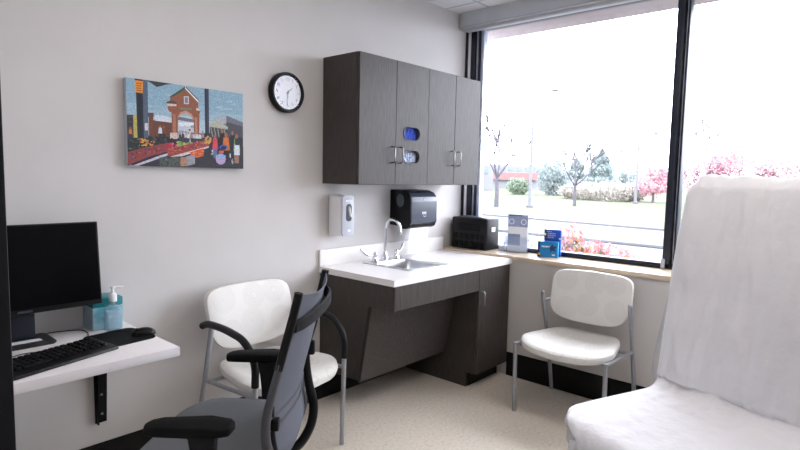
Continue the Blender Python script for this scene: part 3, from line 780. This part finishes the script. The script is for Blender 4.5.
# rear support: far stem J and cross member
fx = XC-.205
J = smoothpath([(fx, .27, .97), (fx+.002, .246, .86), (fx+.004, .216, .75), (fx+.004, .224, .63), (fx+.004, .245, .53), (fx+.03, .236, .45), (fx+.08, .19, .39), (fx+.15, .1, .375)], 6)
MB().tube(J, [.010+.008*min(1, k/22) for k in range(len(J))], 12).build('back_stem', M['black'], tc)
nx = XC+.2
J2 = smoothpath([(nx, .195, .7), (nx, .198, .6), (nx, .21, .53), (nx-.02, .215, .45), (nx-.07, .18, .39), (nx-.15, .1, .375)], 6)
MB().tube(J2, .014, 12).build('back_stem', M['black'], tc)
bandp = smoothpath([(XC+.208, .272, .952), (XC+.17, .292, .957), (XC+.08, .314, .966), (XC-.05, .322, .974), (XC-.15, .312, .976), (XC-.2, .296, .978), (XC-.208, .282, .98)], 6)
bd_ = MB()
for dz in (-.02, -.01, 0, .01, .02): pass
n = len(bandp)
Vb = [[bd_.bm.verts.new(p+Vector((0, o[0], o[1]))) for o in ((0, -.02), (.008, -.016), (.008, .016), (0, .02), (-.004, 0))] for p in bandp]
for A, B in zip(Vb, Vb[1:]):
    for k in range(5): bd_.bm.faces.new((A[k], A[(k+1) % 5], B[(k+1) % 5], B[k]))
bd_.bm.faces.new(Vb[0]); bd_.bm.faces.new(Vb[-1][::-1])
bd_.build('cross_member', M['black'], tc)
for tv in (.38, .46):
    q = [bsurf(k/12, tv)+Vector((0, .006, 0)) for k in range(13)]
    MB().tube(q, .0055, 8, flat=.6).build('lumbar_bar', M['meshedge'], tc)
MB().box((XC-.205, .215, .735), (XC-.18, .25, .79), .006).build('lumbar_knob', M['black'], tc)
MB().box((XC+.19, .196, .62), (XC+.218, .226, .66), .006).build('lumbar_knob', M['black'], tc)
for s in (-1, 1):
    x = s*.318
    pd = MB().prism([(x+q[0], q[1]) for q in ((-.045, -.1), (-.03, -.135), (0, -.145), (.032, -.132), (.047, -.09), (.05, .05), (.046, .12), (.03, .148), (-.02, .15), (-.042, .13), (-.046, .06))], .03, 'XY', .662, .011, 3)
    for v in pd.bm.verts: v.co.z -= .01*max(0, -v.co.y-.02)/.1
    pd_c = None
    for v in pd.bm.verts: v.co.x = x+(v.co.x-x)*.92; v.co.y = .0+(v.co.y)*.9; v.co.z += .016
    pd.build('arm_pad', M['black_matt'], tc, angle=60)
    st = MB().prism([(.0, .664), (.085, .664), (.075, .56), (.06, .43), (.02, .43), (.025, .56)], .03, 'YZ', x-.015, .006, 2)
    st.box((min(x, x-s*.14), .01, .4), (max(x, x-s*.14), .07, .43), .008)
    st.build('arm_post', M['black'], tc)
MB().lathe([(.028, .09), (.028, .36), (.02, .37)], (-.01, 0, 0), 18).build('gas_column', M['black'], tc)
bs = MB().lathe([(.05, .06), (.055, .1), (.04, .12)], (-.01, 0, 0), 20)
bs.build('hub', M['black'], tc)
for k in range(5):
    a = radians(72*k+20); d = Vector((cos(a), sin(a), 0)); c0 = Vector((-.01, 0, 0))
    lg = MB().tube([c0+d*.03+Vector((0, 0, .1)), c0+d*.18+Vector((0, 0, .09)), c0+d*.31+Vector((0, 0, .072))], [.026, .022, .016], 10).build('base_leg', M['black'], tc)
    cpos = c0+d*.31
    Mr = Matrix.Translation(cpos) @ Matrix.Rotation(a+.6, 4, 'Z')
    MB().lathe([(.0, -.022), (.026, -.02), (.028, -.006), (.02, -.004), (.02, .004), (.028, .006), (.026, .02), (0, .022)], (0, 0, .028), 18, 'X', Mr).tube([cpos+Vector((0, 0, .05)), cpos+Vector((0, 0, .075))], .008, 8).build('caster', M['black_matt'], lg)

# ------------------------------------------------------------------ exam chair and its paper
ex = thing('exam_chair', 'light grey upholstered exam chair with raised back, draped in paper', 'exam chair', (-1.0, -2.2, 0), radians(248.3))
def rcush(mb, a, b, r): return mb.box(a, b, r, 5)
MB().prism(rrect(-.34, -.605, .34, .03, .17, 10), .1, 'XY', .398, .035, 5).build('seat_cushion', M['pad'], ex, angle=60)
bt = Matrix.Translation((0, .02, .50)) @ Matrix.Rotation(radians(-12.5), 4, 'X')
bcx = MB().prism(rrect(-.365, -.02, .365, .95, .11, 8), .12, 'XZ', 0., .035, 5)
for v in bcx.bm.verts:
    v.co.x *= 1+.06*(1-v.co.z/.95); v.co = bt @ v.co
bcx.build('back_cushion', M['pad'], ex, angle=60)
bsx = MB().prism(rrect(-.29, -.06, .29, .8, .06, 6), .03, 'XZ', .118, .008, 2)
for v in bsx.bm.verts: v.co = bt @ v.co
bsx.build('back_shell', M['grey_pl'], ex)
MB().box((-.27, -.47, .0), (.27, .26, .06), .015, 3).box((-.24, -.44, .05), (.24, .2, .42), .02, 3).build('base', M['grey_pl'], ex)
MB().box((-.29, -.5, .345), (.29, .06, .397), .01, 3).build('seat_frame', mat('mid_grey_frame', (140, 142, 148), .45, var=.03), ex)
# paper sheet
pr = []
bp_ = lambda y, z: bt @ Vector((0, y, z))
for z in (.69, .82, .91): pr.append(bp_(.127, z))
pr += [bp_(.118, .942), bp_(.09, .962), bp_(.05, .963), bp_(.012, .953), bp_(-.012, .93), bp_(-.018, .89)]
for k in range(1, 15): pr.append(bp_(-.018-.012*sin(k/15*pi), .89-.059*k))
pr += [Vector((0, -.015, .528)), Vector((0, -.05, .511)), Vector((0, -.1, .506))]
for k in range(1, 9): pr.append(Vector((0, -.1-.055*k, .505)))
pr += [Vector((0, -.585, .503)), Vector((0, -.612, .493)), Vector((0, -.632, .473)), Vector((0, -.638, .443)), Vector((0, -.63, .41)), Vector((0, -.622, .39))]
pr = smoothpath(pr, 3); NP = len(pr)
acc = [0]
for a, b_ in zip(pr, pr[1:]): acc.append(acc[-1]+(b_-a).length)
tan = [(pr[min(i+1, NP-1)]-pr[max(i-1, 0)]).normalized() for i in range(NP)]
nor = [Vector((0, t.z, -t.y)) for t in tan]
nor = [(-n_ if False else n_) for n_ in nor]
pp = MB(); NU = 60; V = []
def lerp(a, b_, t): return a+(b_-a)*min(1, max(0, t))
for i in range(NP):
    p = pr[i]; row = []
    onback = p.z > .56
    t_b = (1.45-p.z)/.85
    w = (lerp(.39, .352, t_b)-.06*max(0, (p.z-1.36)/.09)**2) if onback else lerp(.336, .34, (-.02-p.y)/.12)
    if p.y < -.42 and not onback: w -= .17*(1-math.sqrt(max(0, 1-min(1, (-.42-p.y)/.215)**2)))
    nrm = Vector((0, -tan[i].z, tan[i].y)) if False else Vector((0, tan[i].z, -tan[i].y))
    # outward normal: away from the cushion
    if onback:
        nrm = Vector((0, -cos(radians(12.5)), -sin(radians(12.5)))) if p.z < 1.42 else (p-bp_(.05, .9)).normalized()
    else:
        nrm = Vector((0, 0, 1)) if p.y > -.58 else (p-Vector((0, -.58, .46))).normalized()
    for j in range(NU+1):
        u = 2*j/NU-1
        # drape over the side edge
        e = abs(u)
        x = u*w*1.06; drop = 0
        if abs(x) > w-.02:
            d = abs(x)-(w-.02); x = math.copysign(w-.02+.018*(1-math.exp(-d/.018)), x); drop = .9*d+.004
            if not onback: drop += .014*min(1, d/.03)
        q = Vector((x, p.y, p.z))
        s = acc[i]
        k1 = noise.noise(Vector((u*2.2+5, s*1.1, 1.5))); k2 = noise.noise(Vector((u*7, s*3+9, 4.))); k3 = 1-abs(noise.noise(Vector((u*3.5+s*.8, s*1.6, 8.))))*2.2
        k4 = 1-abs(noise.noise(Vector((u*5.5-s*1.3, s*2.6+3, 2.))))*3
        amp = .010*k1+.005*k2+(.008*max(0, k3)+.009*max(0, k4) if onback else .003*max(0, k3))
        if not onback: amp *= .6
        if onback and p.z < 1.3: amp += .012*sin(u*8+noise.noise(Vector((s*2, 0, 3)))*2.5)*min(1, (1.3-p.z)/.4)*(.6+.4*k1)
        if not onback and p.y > -.15: amp += .010*abs(k2)
        q += nrm*(max(-.003, amp)+.008-drop)
        row.append(pp.bm.verts.new(q))
    V.append(row)
for i in range(NP-1):
    for j in range(NU): pp.bm.faces.new((V[i][j], V[i+1][j], V[i+1][j+1], V[i][j+1]))
ps = pp.build('exam_paper_sheet', M['paper'], None, (-1.0, -2.2, 0), rz=radians(248.3), angle=80)
so2 = ps.modifiers.new('s', 'SOLIDIFY'); so2.thickness = .0008
tag(ps, 'wrinkled white paper sheet draped over the exam chair back and seat', 'paper sheet')

# ------------------------------------------------------------------ things on the sill
SZ = .8713
bx = thing('black_case', 'black ribbed plastic case on the sill in the window corner', 'case', (.16, -.208, SZ), 0)
MB().box((-.085, -.162, 0), (.088, .165, .243), .012, 3).build('shell', M['black'], bx)
for r_ in range(2):
    for c in range(6):
        MB().prism(rrect(-.142+c*.049, .012+r_*.06, -.142+c*.049+.038, .012+r_*.06+.048, .012, 3), -.007, 'YZ', -.084, .003, 2).build('rib', M['black_matt'], bx)
MB().prism(rrect(-.1, .14, .1, .2, .012, 3), -.006, 'YZ', -.084, .003, 2).build('raised_panel', M['black_matt'], bx)
MB().box((-.02, -.1645, .14), (.03, -.162, .175)).build('label_sticker', mat('pale_sticker', (190, 204, 228), .5), bx, smooth=False)
MB().box((-.07, -.12, .242), (.07, .12, .249), .003).build('lid', mat('grey_lid', (62, 66, 74), .4), bx)

ac = thing('brochure_stand', 'clear acrylic brochure holder with blue-grey leaflet on the sill, left of the blue cartons', 'brochure holder', (.2, -.555, SZ), radians(-82))
MB().box((-.088, .02, 0), (.088, .022, .285)).box((-.088, -.03, 0), (.088, -.028, .12)).box((-.088, -.03, 0), (.088, .022, .003)).box((-.088, -.03, 0), (-.086, .022, .12)).box((.086, -.03, 0), (.088, .022, .12)).build('holder', M['acrylic'], ac, smooth=False)
lf = MB().box((-.078, .014, .004), (.078, .017, .28)).build('leaflet', mat('white_leaflet', (246, 248, 252), .5), ac, smooth=False)
gb = mat('grey_blue_print', (150, 164, 198), .5, var=.12, vscale=30); gb2 = mat('slate_print', (92, 100, 128), .5, var=.1, vscale=30)
MB().box((-.078, .0128, .19), (.078, .0138, .28)).box((-.078, .0128, .05), (.02, .0138, .135)).build('printed_panels', gb, lf, smooth=False)
MB().box((-.078, .0126, .27), (.03, .0136, .28)).build('dark_strip', gb2, lf, smooth=False)
for cx in (-.05, .045):
    MB().holed([(cx+.022*cos(2*pi*k/16), .228+.022*sin(2*pi*k/16)) for k in range(16)], [[(cx+.016*cos(2*pi*k/16), .228+.016*sin(2*pi*k/16)) for k in range(16)]], -.0006, 'XZ', .0124).build('circle_mark', M['white_pl'], lf, smooth=False)
cl = thing('card_holder', 'small low clear acrylic card tray beside the black case', 'card holder', (.2, -.432, SZ), radians(-82))
MB().box((-.028, -.015, 0), (.028, -.013, .06)).box((-.028, -.015, 0), (.028, .03, .003)).box((-.028, .028, 0), (.028, .03, .1)).build('tray', M['acrylic'], cl, smooth=False)
MB().box((-.024, -.006, .004), (.024, .012, .04)).build('cards', mat('pale_cards', (224, 232, 244), .5), cl, smooth=False)

bl = mat('blue_box_print', (20, 128, 196), .4, var=.08, vscale=12); navy = mat('navy_print', (30, 46, 98), .4); yel = mat('yellow_print', (240, 184, 60), .45)
def bar(mb, x0, z0, x1, z1, y): return mb.box((x0, y-.0006, z0), (x1, y, z1))
b1 = thing('blue_box', 'light blue product carton with dark star, front one on the sill', 'box', (.16, -.833, SZ), radians(-74))
MB().box((-.064, -.024, 0), (.064, .024, .105), .001).build('carton', bl, b1, smooth=False)
star = []
for k in range(10):
    a = pi/2+k*pi/5+.12; r_ = .034 if k % 2 == 0 else .014; star.append((.03+r_*cos(a), .062+r_*sin(a)))
MB().prism(star, -.0006, 'XZ', -.0242).build('star_mark', navy, b1, smooth=False)
tx = MB()
xs = -.04
for w in (.008, .01, .007, .011, .008, .009): bar(tx, xs, .066, xs+w-.002, .076, -.0242); xs += w
bar(tx, .028, .012, .048, .022, -.0242)
tx.build('lettering', M['white_pl'], b1, smooth=False)
MB().box((-.0648, -.0246, 0), (-.052, -.0236, .104)).box((-.0648, -.024, 0), (-.0641, .024, .104)).build('navy_edge', navy, b1, smooth=False)
MB().prism([(-.054+.008*cos(2*pi*k/14), .02+.008*sin(2*pi*k/14)) for k in range(14)], -.0004, 'XZ', -.0248).box((-.0654, -.024, 0), (-.0649, .0, .07)).build('yellow_mark', yel, b1, smooth=False)
b2 = thing('dark_blue_box', 'darker blue product carton standing behind the light blue one', 'box', (.211, -.838, SZ), radians(-76))
b1.scale = (1.08, 1, 1.06); b2.scale = (1.08, 1, 1.17)
MB().box((-.052, -.02, 0), (.056, .02, .165), .001).build('carton', mat('royal_blue_print', (24, 84, 184), .4, var=.1, vscale=14), b2, smooth=False)
MB().prism([(-.052, .1), (-.02, .1), (-.034, .165), (-.052, .165)], -.0006, 'XZ', -.0202).build('navy_corner', navy, b2, smooth=False)
tx = MB()
for (z, x0, ws) in ((.15, -.038, (.012, .014, .01)), (.138, -.03, (.012, .018, .014, .01)), (.126, -.03, (.016, .012, .012, .014)), (.114, -.03, (.014, .012, .018))):
    xs = x0
    for w in ws: bar(tx, xs, z, xs+w-.003, z+.006, -.0208); xs += w
tx.build('lettering', M['grey_pl'], b2, smooth=False)
MB().prism([(-.046+.006*cos(2*pi*k/12), .136+.006*sin(2*pi*k/12)) for k in range(12)], -.0004, 'XZ', -.0209).prism([(.05+.006*cos(2*pi*k/12), .112+.006*sin(2*pi*k/12)) for k in range(12)], -.0004, 'XZ', -.0209).build('dot_marks', mat('cream_dot', (244, 240, 200), .5), b2, smooth=False)

# ------------------------------------------------------------------ outdoors
G = -.3
gm = lambda n, c, v=.08, s=.6: mat(n, c, .95, var=v, vscale=s, spec=.1)
M['lawn'] = gm('lawn_grass', (85, 91, 72)); M['pave'] = gm('pale_pavement', (100, 100, 102)); M['road'] = gm('pale_road', (104, 104, 108)); M['kerb'] = gm('grey_kerb', (90, 91, 94))
def band(x0, x1, name, m, z, sl=.1):
    o = MB().prism([(x0-40*sl, -40), (x1-40*sl, -40), (x1+150*sl, 150), (x0+150*sl, 150)], .06, 'XY', z-.06).build(name, m, smooth=False); o['kind'] = 'structure'; return o
o = MB().prism([(.36, -60), (220, -60), (220, 260), (.36, 260)], .3, 'XY', G-.36).build('ground', M['pave'], smooth=False); o['kind'] = 'structure'
band(12.4, 13.9, 'grass_verge', M['lawn'], G+.012, .08); band(11.9, 12.4, 'kerb', M['kerb'], G+.016, .08)
band(18.0, 160, 'lawn', M['lawn'], G+.012, .12); band(17.4, 18.0, 'road_edge', M['kerb'], G+.006, .12)
so3 = MB().box((.36, -12, 2.63), (.8, 12, 3.2)).build('roof_overhang', mat('pink_brick_soffit', (168, 158, 156), .9, vscale=2, col2=(154, 144, 143), spec=.1), smooth=False); so3['kind'] = 'structure'

M['bark'] = mat('grey_bark', (74, 70, 77), .9, var=.15, vscale=4)
M['bark2'] = mat('dark_bark', (96, 82, 88), .9, var=.15, vscale=4)
def branches(mb, p, d, ln, r, lev, rnd, tips, spread=.55, minr=.02):
    n = 3; pts = [p]; q = p; dd = d
    for k in range(n):
        dd = (dd+Vector((rnd.gauss(0, .12), rnd.gauss(0, .12), rnd.gauss(0, .06)+.05))).normalized()
        q = q+dd*ln/n; pts.append(q)
    mb.tube(pts, [max(minr, r*(1-.45*k/n)) for k in range(n+1)], 5 if lev < 3 else 4, caps=False)
    tips.append(q)
    if lev <= 0: return
    kids = 3 if lev > 1 else 2
    for k in range(kids+(1 if rnd.random() < .4 else 0)):
        ax = Vector((rnd.gauss(0, 1), rnd.gauss(0, 1), rnd.gauss(0, .5)))
        nd = (dd+ax.normalized()*spread*rnd.uniform(.7, 1.3)).normalized()
        st = pts[rnd.randint(2, n)]
        branches(mb, st, nd, ln*rnd.uniform(.5, .72), r*.6, lev-1, rnd, tips, spread, minr)
def bare_tree(label, loc, h, seed, lev=5, spread=.6, group='bare trees on the lawn', trunk=.28, r=.09, bark='bark'):
    rnd = random.Random(seed); t = thing('bare_tree', label, 'tree', loc, 0, group)
    mb = MB(); tips = []
    mb.tube([(0, 0, -.05), (.02, 0, h*trunk*.5), (0, .02, h*trunk)], [r*1.25, r, r*.85], 8)
    for k in range(4):
        a = k*1.57+rnd.random(); branches(mb, Vector((0, .02, h*trunk)), Vector((cos(a)*spread, sin(a)*spread, 1)).normalized(), h*.4, r*.55, lev-3, rnd, tips, spread*.9, .036)
    mb.build('branches', M[bark], t); return t
def leafy(name, label, loc, crowns, n, size, m, seed, group, trunk_h=1.0, bark='bark2', twigs=0, cat='tree'):
    rnd = random.Random(seed); t = thing(name, label, cat, loc, 0, group)
    tr = MB().tube([(0, 0, -.1), (.03, 0, trunk_h*.6), (0, 0, trunk_h)], [.12, .09, .06], 7)
    tips = []
    for k in range(twigs):
        a = k*2*pi/max(1, twigs)+rnd.random()*.5
        branches(tr, Vector((0, 0, trunk_h*.7)), Vector((cos(a)*.8, sin(a)*.8, 1)).normalized(), trunk_h*.9, .06, 3, rnd, tips, .6)
    tr.build('trunk', M[bark], t)
    fo = MB()
    for (c, rx, ry, rz, frac) in crowns:
        for k in range(int(n*frac)):
            while True:
                v = Vector((rnd.uniform(-1, 1), rnd.uniform(-1, 1), rnd.uniform(-1, 1)))
                if .25 < v.length < 1: break
            v = v*(1+.25*noise.noise(v*2+Vector((seed, 0, 0))))
            fo.quad((c[0]+v.x*rx, c[1]+v.y*ry, c[2]+v.z*rz), size*rnd.uniform(.6, 1.3), rnd)
    fo.build('foliage', m, t, smooth=False, fix=False); return t
def lm(n, c, c2):
    m = mat(n, c, .9, vscale=1.3, col2=c2, spec=.05); nt = m.node_tree
    b = nt.nodes['Principled BSDF']; o = nt.nodes['Material Output']
    tr = nt.nodes.new('ShaderNodeBsdfTranslucent'); mx = nt.nodes.new('ShaderNodeMixShader'); mx.inputs[0].default_value = .5
    src = b.inputs['Base Color'].links[0].from_socket
    nt.links.new(src, tr.inputs['Color']); nt.links.new(b.outputs[0], mx.inputs[1]); nt.links.new(tr.outputs[0], mx.inputs[2]); nt.links.new(mx.outputs[0], o.inputs[0])
    return m
L_ever = lm('blue_green_needles', (124, 138, 136), (150, 160, 158)); L_round = lm('grey_green_leaves', (130, 140, 140), (156, 164, 162))  # foliage colours here and below are paled, outdoor haze put into the albedo
L_green = lm('hazed_green_leaves', (116, 132, 112), (138, 148, 132)); L_cream = lm('dry_cream_grass', (156, 150, 142), (170, 166, 158))
L_pink = lm('pink_red_leaves', (192, 144, 152), (202, 168, 174)); L_red = lm('hazed_red_leaves', (190, 142, 146), (200, 164, 168))
TG = 'trees beyond the lawn'
bare_tree('bare grey tree left of the light pole, in front of the brick building', (25.0, 15.0, G), 5.8, 5, 5, .75, trunk=.3, r=.12)
bare_tree('bare grey tree on the lawn in front of the evergreens', (31., 12.8, G), 5.0, 11, 5, .85, trunk=.26, r=.1)
bare_tree('far hazy bare tree standing over the pink trees', (63.5, 12.5, G), 9.5, 23, 5, .5, trunk=.3, r=.12)
leafy('round_shrub', 'rounded green shrub beside the light pole on the lawn', (49.95, 27.75, G), [((0, 0, .9), 1.3, 1.3, .95, 1)], 1100, .16, L_green, 5, 'shrubs beyond the lawn', .5, cat='shrub')
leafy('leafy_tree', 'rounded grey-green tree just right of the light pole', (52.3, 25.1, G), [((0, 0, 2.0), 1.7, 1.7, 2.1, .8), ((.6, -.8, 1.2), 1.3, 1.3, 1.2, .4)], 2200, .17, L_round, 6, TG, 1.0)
def conifer(label, loc, h, r, m, seed):
    rnd = random.Random(seed); t = thing('evergreen_tree', label, 'tree', loc, 0, 'evergreens beyond the lawn')
    MB().tube([(0, 0, -.1), (0, 0, h*.9)], [.18, .03], 7).build('trunk', M['bark2'], t)
    fo = MB()
    for k in range(2600):
        z = rnd.random()**.8; rr_ = r*(1-z)**.75*(.55+.45*rnd.random())*(1+.2*sin(z*26)); a = rnd.uniform(0, 2*pi)
        rr_ *= 1+.2*noise.noise(Vector((cos(a)*1.5, sin(a)*1.5, z*3+seed)))
        fo.quad((rr_*cos(a), rr_*sin(a), .3+z*(h-.3)), .2*rnd.uniform(.6, 1.3), rnd)
    fo.build('foliage', m, t, smooth=False, fix=False)
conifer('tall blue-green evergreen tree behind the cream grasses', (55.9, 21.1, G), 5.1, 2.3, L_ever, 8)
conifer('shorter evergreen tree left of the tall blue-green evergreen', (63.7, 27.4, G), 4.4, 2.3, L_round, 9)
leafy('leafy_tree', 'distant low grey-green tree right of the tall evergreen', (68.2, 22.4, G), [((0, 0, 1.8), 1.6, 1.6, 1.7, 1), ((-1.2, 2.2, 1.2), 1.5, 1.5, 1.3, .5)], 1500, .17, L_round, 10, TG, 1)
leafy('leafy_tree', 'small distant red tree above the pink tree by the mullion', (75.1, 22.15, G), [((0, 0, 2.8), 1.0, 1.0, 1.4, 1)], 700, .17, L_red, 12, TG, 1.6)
for i, (x, y, w, h, lb) in enumerate(((44.3, 19.0, 1.2, 1.3, 'low cream dry grass clump behind the bare tree'), (43.4, 17.0, 1.6, 1.5, 'broad cream dry grass clump below the evergreen'), (42.7, 14.8, 1.7, 1.6, 'cream dry grass clump left of the right light pole'), (44.8, 13.9, 1.2, 1.5, 'cream dry grass clump behind the right light pole'))):
    leafy('grass_clump', lb, (x, y, G), [((0, 0, h*.45), w, w, h*.6, 1)], 1300, .13, L_cream, 30+i, 'dry ornamental grasses', .3, cat='shrub')
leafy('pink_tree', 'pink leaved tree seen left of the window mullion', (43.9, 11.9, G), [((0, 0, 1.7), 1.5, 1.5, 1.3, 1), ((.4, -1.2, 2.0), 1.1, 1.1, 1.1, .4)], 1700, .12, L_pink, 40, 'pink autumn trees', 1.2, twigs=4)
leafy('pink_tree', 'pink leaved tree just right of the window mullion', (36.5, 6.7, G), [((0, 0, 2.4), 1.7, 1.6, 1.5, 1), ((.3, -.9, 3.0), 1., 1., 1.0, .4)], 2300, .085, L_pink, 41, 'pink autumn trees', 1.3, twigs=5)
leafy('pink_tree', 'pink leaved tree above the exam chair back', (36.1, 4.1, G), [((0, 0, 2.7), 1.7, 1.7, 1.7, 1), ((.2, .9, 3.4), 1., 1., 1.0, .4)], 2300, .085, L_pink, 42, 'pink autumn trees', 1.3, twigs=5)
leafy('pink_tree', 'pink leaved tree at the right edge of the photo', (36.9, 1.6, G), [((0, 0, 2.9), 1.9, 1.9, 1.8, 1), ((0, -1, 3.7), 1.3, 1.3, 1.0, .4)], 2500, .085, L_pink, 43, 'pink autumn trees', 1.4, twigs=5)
# light poles
PM = mat('pale_grey_pole', (96, 97, 101), .6, .0, var=.03)
def pole(label, loc, h, d):
    t = thing('street_light', label, 'light pole', loc, 0, 'car park light poles')
    dv = Vector(d).normalized()
    MB().tube([(0, 0, -.05), (0, 0, h*.5), (0, 0, h*.92)], [.1, .085, .075], 8).build('post', PM, t)
    MB().tube(smoothpath([Vector((0, 0, h*.92)), Vector((0, 0, h*.98))+dv*.15, Vector((0, 0, h))+dv*.55, Vector((0, 0, h))+dv*1.0], 5), .055, 6).build('arm', PM, t)
    c = Vector((0, 0, h))+dv*1.2
    MB().ball(c, .25, 2, (1, 1, .3)).build('lamp_head', PM, t)
    MB().lathe([(.2, -.05), (.2, .12), (.1, .2)], (0, 0, 0), 12).build('pole_base', M['kerb'], t)
pole('light pole nearest the cabinet, left of the evergreens', (26.3, 13.5, G), 6.9, (.5, -1, 0)); pole('light pole left of the mullion, right of the evergreens', (39.8, 11.9, G), 5.3, (.5, -1, 0))
# buildings
RB = mat('pink_brick', (130, 96, 96), .9, var=.06, vscale=2, spec=.1); WB = mat('white_facade', (118, 118, 121), .8, var=.03, spec=.1); WN = mat('blue_grey_window', (96, 108, 132), .5)
fd = Vector((.78, .62, 0))
t = thing('brick_building', 'pink brick building with white wing behind the left bare tree', 'building', (60.8, 38.2, G), radians(-42))
MB().box((-3.9, 0, 0), (-1.6, 4, 4.5), .02).build('brick_block', RB, t, smooth=False)
MB().box((-1.6, .8, 0), (.6, 6, 3.4)).box((-6, 1.0, 0), (-3.9, 5, 3.6)).build('white_block', WB, t, smooth=False)
for x, z in ((-4.9, 1.0), (-4.9, 2.4), (-.9, 2.4)): MB().box((x, .7 if x > -2 else .95, z), (x+.7, .82 if x > -2 else 1.02, z+.9)).build('window', WN, t, smooth=False)
t = thing('long_building', 'long white building with low pink roof band, beyond the green shrub', 'building', (80.5, 46., G), radians(-42))
MB().box((-7, 0, 0), (8, 6, 4.1)).build('facade', WB, t, smooth=False)
MB().box((-7, -.6, 1.5), (4.0, -.05, 2.7)).build('pink_band', RB, t, smooth=False)
for k in range(8): MB().box((-5.5+k*1.5, -.08, 3.05), (-4.7+k*1.5, .02, 3.7)).build('window', WN, t, smooth=False)
# flower bed outside the glass
FG = 'flowering bushes outside the window'
L_fl = [lm('coral_blossom', (178, 96, 92), (184, 124, 118)), lm('leaf_green', (86, 98, 74), (116, 124, 100)), lm('orange_leaf', (166, 122, 76), (176, 140, 104)), lm('pink_blossom', (170, 116, 124), (178, 140, 146))]
def flower_bush(label, loc, w, h, seed):
    rnd = random.Random(seed); t = thing('flowering_bush', label, 'bush', loc, 0, FG)
    st = MB()
    for k in range(9):
        a = rnd.uniform(0, 2*pi); r_ = w*rnd.random()*.8
        st.tube([(0, 0, 0), (r_*.5*cos(a), r_*.5*sin(a), h*.5), (r_*cos(a), r_*sin(a), h*rnd.uniform(.75, 1))], [.01, .007, .004], 5)
    st.build('stems', M['bark2'], t)
    for nm_, m, n, zz, sz in (('leaves', L_fl[1], 420, (.3, .92), .036), ('autumn_leaves', L_fl[2], 200, (.5, .95), .034), ('red_blossoms', L_fl[0], 170, (.6, 1.05), .032), ('pink_blossoms', L_fl[3], 260, (.6, 1.05), .034)):
        f = MB()
        for k in range(n):
            a = rnd.uniform(0, 2*pi); r_ = w*rnd.random()**.5; z = rnd.uniform(*zz)*h*(1-.3*(r_/w)**2)*(1+.15*noise.noise(Vector((cos(a)*r_*9, sin(a)*r_*9, seed))))
            f.quad((r_*cos(a), r_*sin(a), z), sz*rnd.uniform(.6, 1.3), rnd)
        f.build(nm_, m, t, smooth=False, fix=False)
flower_bush('coral flowering bush seen left of the blue cartons', (3.2, .93, G), .2, .85, 51)
flower_bush('tallest coral flowering bush right of the blue cartons', (3.2, .36, G), .24, 1.12, 52)
flower_bush('middle coral flowering bush outside the window', (3.2, .02, G), .25, .98, 53)
flower_bush('lowest coral flowering bush, nearest the mullion', (3.2, -.27, G), .24, .9, 54)

# ------------------------------------------------------------------ light
w = bpy.data.worlds.new('overcast_sky'); scn.world = w; w.use_nodes = True
nt = w.node_tree; bg = nt.nodes['Background']
tcw = nt.nodes.new('ShaderNodeTexCoord'); sep = nt.nodes.new('ShaderNodeSeparateXYZ'); rp = nt.nodes.new('ShaderNodeValToRGB')
nt.links.new(tcw.outputs['Generated'], sep.inputs[0]); nt.links.new(sep.outputs['Z'], rp.inputs[0])
rp.color_ramp.elements[0].color = (.83, .872, 1, 1); rp.color_ramp.elements[1].color = (.85, .887, 1, 1)
nt.links.new(rp.outputs[0], bg.inputs['Color']); bg.inputs['Strength'].default_value = 10.5

scn.view_settings.view_transform = 'Standard'; scn.view_settings.look = 'None'
scn.view_settings.exposure = .2; scn.view_settings.gamma = 1; scn.view_settings.use_curve_mapping = False
